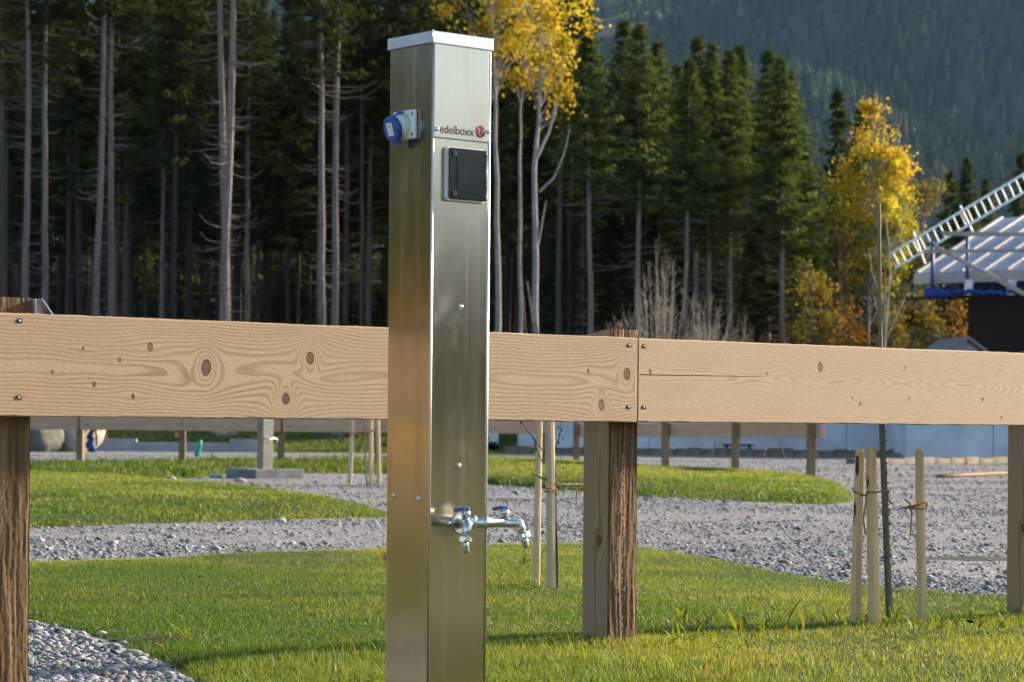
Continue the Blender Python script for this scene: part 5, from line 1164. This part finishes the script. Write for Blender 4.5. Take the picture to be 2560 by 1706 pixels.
# right-hand crowns against the mountain: (px, top py, distance)
for px, py, y, key, lab in ((1555, 35, 112, 'edge0', 'tall spruce top right of the yellow aspens'), (1640, 95, 115, 'edge1', 'second spruce top right of the yellow aspens'), (1775, 100, 112, 'edge2', 'pointed spruce top in the middle of the right group'), (1845, 105, 118, 'edge1', 'dark pointed spruce top behind the right group'), (1925, 108, 110, 'edge0', 'dense broad spruce top at the right of the group'), (1970, 170, 116, 'edge1', 'spruce shoulder right of the dense broad top'), (1690, 150, 120, 'edge0', 'low spruce top between the taller right ones'),
                            (2092, 218, 122, 'full1', 'dark lone spruce left of the right yellow aspen'), (2150, 262, 128, 'full', 'dark spruce behind the right yellow aspen'), (2412, 388, 120, 'full', 'dark spruce between the yellow aspen and the ladder'), (2372, 425, 125, 'full1', 'small dark spruce left of the ladder spruce'), (2552, 378, 122, 'full1', 'dark spruce at the right picture edge above the ladder'), (2470, 440, 130, 'full', 'small spruce top behind the ladder')):
    p = P(px, py, y); hh = p[2] - h1(p[0], y); base = {'edge0': 18, 'edge1': 18, 'edge2': 17, 'full': 12, 'full1': 12}[key]; s = hh / base
    e = plant(key, p[0], y, s, px * .7, lab, RG if px < 2000 else 'spruces right of the forest'); 
    if key.startswith('full'): e.scale = (s * .85, s * .85, s)

for q, px in enumerate(np.linspace(1405, 2010, 17)):
    y = 107 + (q * 7 % 5) * 3.1; p = P(px + rs.uniform(-14, 14), 700, y); plant('low%d' % (q % 2), p[0], y, rs.uniform(.62, 1.0), q * 1.9, 'dark low spruce filling the gaps behind the right edge trunks', 'low dark spruces behind the right edge')
# ------------------------------------------------------------------ broadleaf trees
def broadleaf(seed, Ht, r0, stems, crown_from, spread, nleaf, leaf, cols, up=.75, levels=3, ratio=.55):
    rs = np.random.RandomState(seed); T = TL(); tips = []
    def branch(p, d, L, r, lv):
        k = 5; pts = [p]; dd = d.copy()
        for i in range(k):
            dd = dd + rs.normal(0, .10 if lv else .035, 3) + np.array((0, 0, .10 * up)); dd /= np.linalg.norm(dd); pts.append(pts[-1] + dd * L / k)
        rad = np.linspace(r, r * (.35 if lv == 0 else .3), k + 1); tube_np(T, pts, rad, 7 if lv == 0 else (5 if lv == 1 else 3))
        if lv >= 1 or levels == 1: tips.extend([(q, lv) for q in pts[2:]])
        if lv < levels:
            n = (13, 7, 5)[lv] if lv < 3 else 3
            for j in range(n):
                t = rs.uniform(crown_from if lv == 0 else .25, 1.0); i = min(int(t * k), k - 1); q = pts[i] + (pts[i + 1] - pts[i]) * (t * k - i)
                a = rs.rand() * 6.28; e = np.array((math.cos(a), math.sin(a), rs.uniform(.35, 1.2))); e /= np.linalg.norm(e)
                sh = (1 - .55 * (t - crown_from) / (1.001 - crown_from)) if lv == 0 else 1
                branch(q, e, (spread * rs.uniform(.6, 1.15) * sh) if lv == 0 else L * ratio * rs.uniform(.6, 1.1), rad[i] * .45, lv + 1)
    for s in range(stems):
        a = rs.rand() * 6.28; d = np.array((math.cos(a) * .08 * (stems > 1), math.sin(a) * .08 * (stems > 1), 1)); branch(np.array((rs.uniform(-.15, .15) * (stems > 1), rs.uniform(-.15, .15) * (stems > 1), -.2)), d, Ht * (.9 if s == 0 else rs.uniform(.6, .85)), r0 * (1 if s == 0 else .7), 0)
    tr = np_mesh('trunk', *T.arr(), smooth=True)
    if not nleaf: return tr, None
    Tp = np.array([q for q, l in tips if l >= min(2, levels)] or [q for q, l in tips]); c = Tp[rs.randint(len(Tp), size=nleaf)] + rs.normal(0, .22, (nleaf, 3)) * np.array((1, 1, .8))
    n = nleaf; s = rs.uniform(.6, 1.2, (n, 1)) * leaf; u = rs.normal(0, 1, (n, 3)); u /= np.linalg.norm(u, axis=1, keepdims=True); w = np.cross(u, rs.normal(0, 1, (n, 3))); w /= np.linalg.norm(w, axis=1, keepdims=True)
    V4 = np.stack([c, c + u * s * .5 + w * s * .38, c + u * s, c + u * s * .5 - w * s * .38], 1).reshape(-1, 3)
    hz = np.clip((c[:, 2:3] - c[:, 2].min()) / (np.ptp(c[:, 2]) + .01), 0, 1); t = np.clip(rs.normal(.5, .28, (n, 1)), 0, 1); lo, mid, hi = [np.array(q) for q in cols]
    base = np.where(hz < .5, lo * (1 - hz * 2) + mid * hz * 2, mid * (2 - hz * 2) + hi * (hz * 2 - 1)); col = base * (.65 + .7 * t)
    return tr, np_mesh('crown', V4, np.arange(n * 4).reshape(n, 4), np.repeat(col, 4, 0))
def broad(name, label, cat, x, y, args, barkm, rot=0, group=None, lean=(0, 0), sc_=1.0, z=None):
    t, c = broadleaf(*args); e = thing(name, label, cat, (x, y, (h1(x, y) if z is None else z) - .05), rot, group); e.rotation_euler = (lean[0], lean[1], rot); e.scale = (sc_,) * 3
    t.materials.append(barkm); obj('trunk' if cat == 'tree' else 'stems', t, None, e)
    if c is not None: c.materials.append(m_leaf); obj('crown' if cat == 'tree' else 'foliage', c, None, e)
    return e
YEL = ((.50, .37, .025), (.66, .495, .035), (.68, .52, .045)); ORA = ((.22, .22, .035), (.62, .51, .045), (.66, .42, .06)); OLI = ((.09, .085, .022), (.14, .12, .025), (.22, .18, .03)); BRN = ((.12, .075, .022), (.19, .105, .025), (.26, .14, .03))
xa = lambda px, y: P(px, 700, y)[0]
def profile_tree(name, label, px_path, y, prof, ncl, nleaf, leaf, cols, barkm, r0, seed, group=None, sig=.26, sub_stems=()):
    """trunk through photo points, boughs out to leaf clusters that fill an outline: (height, radius, sideways shift)"""
    rs = np.random.RandomState(seed); b = np.array(P(*px_path[0], y)); zg = h1(b[0], y); top = [np.array(P(*q, y)) for q in px_path]; O = np.array((top[0][0], y, zg))
    pts = np.array([O - (0, 0, .1)] + [q for q in top[1:]]) - O; T = TL(); zmax = pts[-1, 2]
    fine = np.stack([np.interp(np.linspace(0, 1, 14), np.linspace(0, 1, len(pts)), pts[:, i]) for i in range(3)], 1); fine[1:-1, :2] += rs.normal(0, .03, (12, 2))
    tube_np(T, fine, r0 * (1 - np.linspace(0, .93, 14)), 8)
    pz = np.array([q[0] for q in prof]); pr = np.array([q[1] for q in prof]); ps = np.array([q[2] for q in prof]); wz = np.maximum(pr, .1) ** 1.6; zz = np.linspace(pz[0], pz[-1], 200); cdf = np.cumsum(np.interp(zz, pz, wz)); cdf /= cdf[-1]
    C = []
    for i in range(ncl):
        z = np.interp(rs.rand(), cdf, zz); a = rs.rand() * 6.28; rr = np.interp(z, pz, pr) * math.sqrt(rs.uniform(.05, 1)); c = np.array((math.cos(a) * rr + np.interp(z, pz, ps), math.sin(a) * rr, z)); C.append(c)
        zt = max(z - rr * rs.uniform(.7, 1.6) - .5, pts[0, 2] + zmax * .25); zt = min(zt, zmax * .97); p = np.array([np.interp(zt, fine[:, 2], fine[:, k]) for k in range(3)]); m = (p + c) / 2 + np.array((0, 0, -.12 * rr)) + rs.normal(0, .06, 3); rb = .010 + .02 * (1 - zt / zmax)
        tube_np(T, [p, (p + m) / 2 + rs.normal(0, .03, 3), m, (m + c) / 2 + rs.normal(0, .05, 3), c], [rb, rb * .85, rb * .7, rb * .5, .004], 4)
    for path, r_ in sub_stems: tube_np(T, [np.array(P(*q, y)) - O for q in path], np.linspace(r_, r_ * .3, len(path)), 5)
    C = np.array(C); wt = rs.gamma(1.2, 1, ncl); k = rs.choice(ncl, nleaf, p=wt / wt.sum()); sg = sig * rs.uniform(.6, 1.4, ncl)[k, None]; c = C[k] + rs.normal(0, 1, (nleaf, 3)) * sg * np.array((1, 1, .8)); n = nleaf
    s = rs.uniform(.6, 1.2, (n, 1)) * leaf; u = rs.normal(0, 1, (n, 3)); u /= np.linalg.norm(u, axis=1, keepdims=True); w = np.cross(u, rs.normal(0, 1, (n, 3))); w /= np.linalg.norm(w, axis=1, keepdims=True)
    V4 = np.stack([c, c + u * s * .5 + w * s * .38, c + u * s, c + u * s * .5 - w * s * .38], 1).reshape(-1, 3)
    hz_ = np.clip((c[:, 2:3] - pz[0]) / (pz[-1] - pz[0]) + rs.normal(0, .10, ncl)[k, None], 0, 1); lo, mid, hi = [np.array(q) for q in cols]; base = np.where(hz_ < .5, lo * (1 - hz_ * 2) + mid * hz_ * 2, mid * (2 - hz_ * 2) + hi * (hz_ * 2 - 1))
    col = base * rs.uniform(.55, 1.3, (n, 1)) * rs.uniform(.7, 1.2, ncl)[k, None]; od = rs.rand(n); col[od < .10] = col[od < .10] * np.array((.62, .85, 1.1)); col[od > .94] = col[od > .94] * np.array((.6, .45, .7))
    e = thing(name, label, 'tree', O, 0, group); t = np_mesh('trunk', *T.arr(), smooth=True); t.materials.append(barkm); obj('trunk', t, None, e); cr = np_mesh('crown', V4, np.arange(n * 4).reshape(n, 4), np.repeat(col, 4, 0)); cr.materials.append(m_leaf); obj('crown', cr, None, e)
AG = 'yellow aspens right of the pillar'
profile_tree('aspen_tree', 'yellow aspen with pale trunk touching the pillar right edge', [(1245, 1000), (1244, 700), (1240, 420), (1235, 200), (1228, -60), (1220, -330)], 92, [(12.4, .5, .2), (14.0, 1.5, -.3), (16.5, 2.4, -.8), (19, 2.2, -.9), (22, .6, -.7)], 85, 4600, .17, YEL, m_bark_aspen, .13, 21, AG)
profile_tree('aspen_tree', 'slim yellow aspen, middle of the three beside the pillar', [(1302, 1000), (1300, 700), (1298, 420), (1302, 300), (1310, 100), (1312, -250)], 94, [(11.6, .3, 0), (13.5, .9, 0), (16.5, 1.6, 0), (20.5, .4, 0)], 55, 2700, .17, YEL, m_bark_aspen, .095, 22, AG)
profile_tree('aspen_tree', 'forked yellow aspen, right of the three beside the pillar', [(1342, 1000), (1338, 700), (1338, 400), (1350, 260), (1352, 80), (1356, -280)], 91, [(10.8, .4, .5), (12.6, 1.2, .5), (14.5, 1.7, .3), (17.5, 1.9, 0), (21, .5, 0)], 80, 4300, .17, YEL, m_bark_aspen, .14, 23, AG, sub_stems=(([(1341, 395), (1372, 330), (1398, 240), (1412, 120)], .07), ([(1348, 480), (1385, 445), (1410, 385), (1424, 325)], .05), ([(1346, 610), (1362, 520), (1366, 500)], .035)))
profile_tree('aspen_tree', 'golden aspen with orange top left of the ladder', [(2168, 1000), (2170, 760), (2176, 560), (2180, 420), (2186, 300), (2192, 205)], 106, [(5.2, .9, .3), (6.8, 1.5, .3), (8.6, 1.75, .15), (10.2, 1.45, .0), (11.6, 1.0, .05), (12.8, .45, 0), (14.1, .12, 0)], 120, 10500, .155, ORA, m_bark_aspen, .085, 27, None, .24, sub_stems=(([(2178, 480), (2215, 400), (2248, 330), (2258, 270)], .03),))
profile_tree('aspen_tree', 'shorter orange tipped stem leaning right of the golden aspen', [(2200, 1000), (2215, 700), (2235, 500), (2245, 400), (2252, 285)], 107, [(7.4, .9, .3), (9.5, 1.0, .5), (11.4, .6, .45), (12.6, .12, .45)], 45, 3200, .155, ORA, m_bark_aspen, .05, 28)
broad('birch_tree', 'olive green small tree just right of the golden aspen', 'tree', xa(2275, 110), 110, (28, 11.5, .08, 2, .25, 2.2, 5200, .15, OLI, .75, 2), m_bark_aspen, .2)
broad('birch_tree', 'thin autumn tree left of the golden aspen', 'tree', xa(2095, 104), 104, (29, 8.6, .07, 2, .35, 1.5, 1500, .15, BRN, .75, 2), m_bark_aspen, .2)
broad('autumn_bush', 'orange brown tall bush behind the ladder', 'bush', xa(2480, 112), 112, (30, 8.2, .06, 3, .25, 1.8, 5200, .16, BRN, .75, 2), m_twig, .2)
for i, (px, y, h_, nl, co, lab) in enumerate(((2060, 100, 5.8, 2200, OLI, 'olive bush below the thin autumn tree'), (2130, 101, 4.2, 1700, BRN, 'rust coloured bush under the golden aspen'), (2240, 100, 4.5, 1500, OLI, 'thin olive bush right of the young trunk'), (2330, 103, 5.4, 2000, OLI, 'olive and brown bush under the scaffold'), (2400, 104, 5.0, 1900, BRN, 'brown bush beside the barn corner'), (2010, 103, 6.8, 1800, OLI, 'dark olive bush at the right forest end'))):
    broad('autumn_bush', lab, 'bush', xa(px, y), y, (40 + i, h_, .05, 3, .15, 1.5, nl, .15, co, .75, 2), m_twig, i)
for i, (px, h_, lab) in enumerate(((82, 2.9, 'small yellow bush between the left trunks'), (345, 2.8, 'small yellow bush right of the fifth pale trunk'), (500, 3.1, 'yellow orange bush left of the thickest trunks'), (735, 2.8, 'dim yellow bush midway in the forest'), (905, 3.0, 'mustard bush at the pillar left edge'), (950, 2.9, 'second mustard bush at the pillar left edge'))):
    y = 96.5; broad('autumn_bush', lab, 'bush', xa(px, y), y, (60 + i, h_ * .95, .03, 4, .2, .7, 750, .11, ((.20, .14, .02), (.30, .19, .025), (.34, .20, .03)), .75, 2), m_twig, i)
def bare_shrub(label, px, py, y, w, n, seed, mat):
    rs = np.random.RandomState(seed); T = TL(); p = P(px, py, y); z0 = h1(p[0], y); Ht = p[2] - z0
    for i in range(n):
        a = rs.rand() * 6.28; sp = rs.rand() ** .6 * w; hh = Ht * (1 - .6 * (sp / w) ** 1.4) * rs.uniform(.55, 1.02); b = np.array((rs.normal(0, .12) + math.cos(a) * sp * .25, rs.normal(0, .12) + math.sin(a) * sp * .25, 0)); t = np.array((math.cos(a) * sp, math.sin(a) * sp, hh)); mid = b + (t - b) * .5 + np.array((math.cos(a), math.sin(a), 0)) * sp * .12
        tube_np(T, [b, b + (mid - b) * .6, mid, (mid + t) / 2 + rs.normal(0, .04, 3), t], [.022, .019, .015, .011, .005], 3)
        for j in range(6):
            u = rs.uniform(.45, .95); q = b + (t - b) * u; e = np.array((math.cos(a + rs.normal(0, 1)), math.sin(a + rs.normal(0, 1)), rs.uniform(.8, 1.8))); e = e / np.linalg.norm(e) * rs.uniform(.25, .7); tube_np(T, [q, q + e * .5 + rs.normal(0, .03, 3), q + e], [.010, .008, .003], 3)
    e = thing('bare_shrub', label, 'shrub', (p[0], y, z0 - .05)); me = np_mesh('stems', *T.arr()); me.materials.append(mat); obj('stems', me, None, e)
bare_shrub('bare grey shrub with upright twigs before the forest', 1655, 585, 94, 2.7, 75, 1, m_paletwig)
bare_shrub('lower bare reddish shrub right of the tall grey one', 1765, 690, 95, 2.2, 65, 2, m_paletwig)
bare_shrub('low bare shrub left of the tall grey one', 1560, 735, 95, 1.4, 40, 3, m_twig)
bare_shrub('low bare brush left of the olive bushes', 1860, 735, 96, 1.8, 45, 4, m_twig)
bare_shrub('tangled bare shrub under the scaffold', 2340, 760, 98, 1.7, 50, 5, m_twig)
# pale thin branches right of the young trunk: a bare young birch well behind it
bb = thing('bare_birch', 'thin pale bare young birch right of the young trunk', 'tree', (P(2300, 900, 34)[0], 34, 0)); O = Vector(bb.location)
for pts, r_ in (([(2208, 1190), (2210, 900), (2218, 780), (2226, 690), (2224, 620), (2214, 545)], .020), ([(2222, 640), (2240, 590), (2268, 515)], .010), ([(2212, 860), (2238, 800), (2262, 745)], .012), ([(2216, 770), (2200, 740), (2180, 680), (2172, 620)], .010), ([(2226, 640), (2248, 600), (2258, 560)], .007), ([(2214, 800), (2190, 770), (2182, 710)], .007)):
    MB().tube([Vector(P(*p, 34)) - O for p in pts], np.linspace(r_, r_ * .4, len(pts)), 6).build('trunk' if r_ == .020 else 'branch', m_paletwig, bb)
tk = thing('fallen_branch', 'grey broken stems leaning in front of the aspens', 'branch', (P(1330, 830, 90)[0], 90, h1(.7, 90))); O = Vector(tk.location)
for pts in ([(1342, 1000), (1334, 820), (1318, 705)], [(1352, 1000), (1344, 820), (1326, 770)]): MB().tube([Vector(P(*p, 90)) - O for p in pts], [.05, .045, .025], 6).build('stem', m_twig, tk)
MB().tube([Vector(P(*p, 90)) - O for p in [(1330, 1000), (1312, 800), (1308, 730)]], [.02, .02, .012], 5).build('stem', m_brownleaf, tk)

# ------------------------------------------------------------------ weeds, stalks and fallen leaves close by
def leaf_mesh(seed, L=.11, W=.02):
    rs = np.random.RandomState(seed); n = 7; V = []; 
    for i in range(n):
        t = i / (n - 1); w = W * (math.sin(math.pi * min(1, t * .93 + .05)) ** .7) * (1 + .25 * math.sin(t * 22 + seed)); z = .10 * L * 4 * t * (1 - t * .75); V += [(L * t, -w / 2, z + .003), (L * t, 0, z), (L * t, w / 2, z + .003)]
    F = [(3 * i + k, 3 * i + 3 + k, 3 * i + 4 + k, 3 * i + 1 + k) for i in range(n - 1) for k in (0, 1)]
    col = np.array((.12, .20, .035)) * rs.uniform(.55, 1.35) + np.array((rs.uniform(0, .10), .02, 0)); me = np_mesh('leaf', V, F, np.repeat(col[None], len(V), 0), True); me.materials.append(m_weed); return me
LM = [leaf_mesh(i, L, W) for i, (L, W) in enumerate(((.11, .020), (.08, .024), (.14, .013), (.07, .03), (.12, .010), (.09, .022), (.13, .012), (.06, .026)))]
weeds = [(1655, 1572, 10, 'leafy weed clump right of the near post'), (1720, 1560, 9, 'leafy weed left of the middle of the grass ridge'), (1800, 1570, 11, 'broad leaved weed on the grass ridge before the stakes'), (1885, 1600, 9, 'flat dark green weed on the ridge left of the stakes'), (1960, 1588, 10, 'weed rosette close to the leftmost right stake'), (2090, 1580, 9, 'upright weed beside the leftmost right stake'), (2270, 1572, 9, 'weed in front of the single right stake'), (2400, 1560, 11, 'weed with pale curled leaves at the right'), (2480, 1590, 10, 'bright weed with tall blades at the right edge'), (2340, 1600, 9, 'weed beside the dark fallen leaf'), (1560, 1640, 6, 'small clover weed at the foot of the near post'), (1310, 1475, 8, 'weed at the foot of the thin stake'), (1345, 1425, 5, 'weed behind the thin stake'), (460, 1610, 9, 'tall weed at the edge of the pebble bed'), (410, 1612, 7, 'weed on bare soil by the pebble bed'), (520, 1622, 8, 'grassy weed right of the pebble bed'), (955, 1415, 9, 'weed at the left edge of the pillar'), (1650, 1600, 7, 'low weed in front of the near post foot'), (2535, 1540, 9, 'weed tuft at the foot of the right edge post')]
rs = np.random.RandomState(33)
names = ('low leafy weed', 'narrow leaved weed', 'bright young weed', 'flat weed rosette', 'ragged weed tuft')
between = ((1610, 1720, 'beside the near post foot'), (1740, 1860, 'midway along the grass ridge'), (1880, 2010, 'on the ridge left of the right stakes'), (2020, 2140, 'at the leftmost right stake'), (2210, 2310, 'between the young trunk and single stake'), (2330, 2420, 'right of the single stake'), (2430, 2550, 'near the right edge post'))
for a_, b_, where in between:
    for q in rs.permutation(5)[:3]: weeds.append((rs.uniform(a_, b_), 1612 - (a_ - 1600) * .045 + rs.uniform(-60, 50), rs.randint(1, 5), names[q] + ' ' + where))
for px, py, n, lab in weeds:
    p = G(px, py); e = thing('weed_plant', lab, 'weed', (p[0], p[1], .03), rs.rand() * 6, 'weeds in the near grass')
    n += rs.randint(1, 5); big = rs.uniform(.45, 1.15)
    for i in range(n):
        o = obj('leaf', LM[rs.randint(8)], None, e); o.rotation_euler = (rs.uniform(-.4, .4), -rs.uniform(.15, 1.15), i * 6.283 / n + rs.uniform(-.4, .4)); o.scale = (rs.uniform(.3, .75) * big,) * 3; o.location = (rs.uniform(-.06, .06), rs.uniform(-.06, .06), -.006)
def stalk(px0, py0, px1, py1, y, lab, r_=.0016, heads=True):
    a, b = Vector(P(px0, py0, y)), Vector(P(px1, py1, y)); e = thing('dry_stalk', lab, 'weed', b)
    m = MB(); L = a - b; m.tube([Vector((0, 0, -.03)), L * .35 + Vector((.004, 0, 0)), L * .7 + Vector((-.003, 0, 0)), L], [r_ * 1.2, r_, r_ * .8, r_ * .5], 5); rs = np.random.RandomState(int(px0))
    for k in range(5):
        t = rs.uniform(.5, .98); q = L * t; m.tube([q, q + Vector((rs.uniform(-.012, .012), 0, rs.uniform(.004, .014))) * (y / 9)], [r_ * .6, r_ * .3], 4)
    m.build('stem', m_drystem, e)
    if heads:
        h_ = MB(); h_.dome(L, (0, 0, 1), r_ * 2.2, r_ * 3, 6, 2); h_.build('seed_head', m_drystem, e)
stalk(1758, 1296, 1738, 1540, 9.2, 'thin dry stalk with a seed head right of the near post')
stalk(1872, 1310, 1878, 1560, 9.0, 'faint dry stalk between the near post and the stakes')
stalk(1800, 1360, 1782, 1520, 9.4, 'short faint dry stalk beside the taller one', .0012)
stalk(1905, 1480, 1898, 1555, 9.0, 'short dry stalk left of the stakes', .0012)
stalk(1266, 1150, 1277, 1240, 30, 'pale dry stalk on the gravel right of the pillar', .006)
stalk(1780, 1105, 1782, 1152, 55, 'dry stalk before the kerb stones, left of the fence post', .008); stalk(1912, 1125, 1908, 1192, 42, 'stalk with yellow head by the lawn island', .007); stalk(1952, 1118, 1962, 1142, 60, 'stalk with yellow head before the kerb stones', .008); stalk(2100, 1160, 2092, 1220, 34, 'thin stalk at the tip of the lawn island', .005); stalk(2042, 1080, 2044, 1215, 36, 'tall thin stalk at the last far fence post', .005)
stalk(2432, 1330, 2430, 1395, 15, 'small sparse weed on the gravel at the right', .003); stalk(962, 1292, 955, 1420, 12.0, 'thin dark stalk along the pillar left edge', .002, False)
def fallen(px, py, lab, mat, s, seed, z=.05):
    rs = np.random.RandomState(seed); p = G(px, py); n = 9; V = [(0, 0, .004)] + [(s * (1 + .25 * math.sin(3 * t + seed)) * math.cos(t), s * .6 * math.sin(t), s * .3 * abs(math.sin(t * 1.5 + seed))) for t in np.linspace(0, 6.28, n + 1)[:-1]]
    o = obj('fallen_leaf', MB().add(V, [(0, i + 1, (i + 1) % n + 1) for i in range(n)]).mesh('fallen_leaf'), mat); o.location = (p[0], p[1], z); o.rotation_euler = (rs.uniform(-.5, .2), rs.uniform(-.4, .4), rs.rand() * 6); tag(o, lab, 'leaf')
fallen(2425, 1603, 'curled dark red brown leaf in the bright grass at the right', m_darkleaf, .024, 1, .06)
fallen(398, 1640, 'orange leaf at the edge of the pebble bed', m_brownleaf, .014, 2, .03); fallen(425, 1655, 'brown leaf beside the orange leaf at the pebble bed', m_brownleaf, .016, 3, .03)
fallen(860, 1502, 'yellow leaf on the lawn left of the pillar', m_brownleaf, .018, 4, .045); fallen(500, 1470, 'pale leaf in the middle of the left lawn', m_brownleaf, .014, 5, .045)
fallen(2245, 1508, 'tan leaf on the lawn behind the single right stake', m_brownleaf, .02, 6, .045); fallen(2235, 1655, 'small orange leaf in the grass at the lower right', m_brownleaf, .01, 7, .04)
# dark soil showing where the turf is worn
for px, py, rx, ry, sd in ((420, 1607, .20, .10, 1), (1720, 1575, .25, .06, 2), (945, 1216, 1.1, .5, 3), (1260, 1250, .7, .45, 4), (2440, 1398, .35, .2, 5)):
    p = G(px, py); n = 28; V = [(0, 0, .012)] + [(rx * math.cos(t) * (1 + .25 * math.sin(3 * t + sd) + .12 * math.sin(7 * t)), ry * math.sin(t) * (1 + .2 * math.sin(2 * t + sd)), -.006) for t in np.linspace(0, 6.283, n + 1)[:-1]]
    o = MB().add(V, [(0, i + 1, (i + 1) % n + 1) for i in range(n)], True).build('soil_patch', m_dirt); o.location = (p[0], p[1], .006 if px > 900 else .012); kind(o, 'structure')
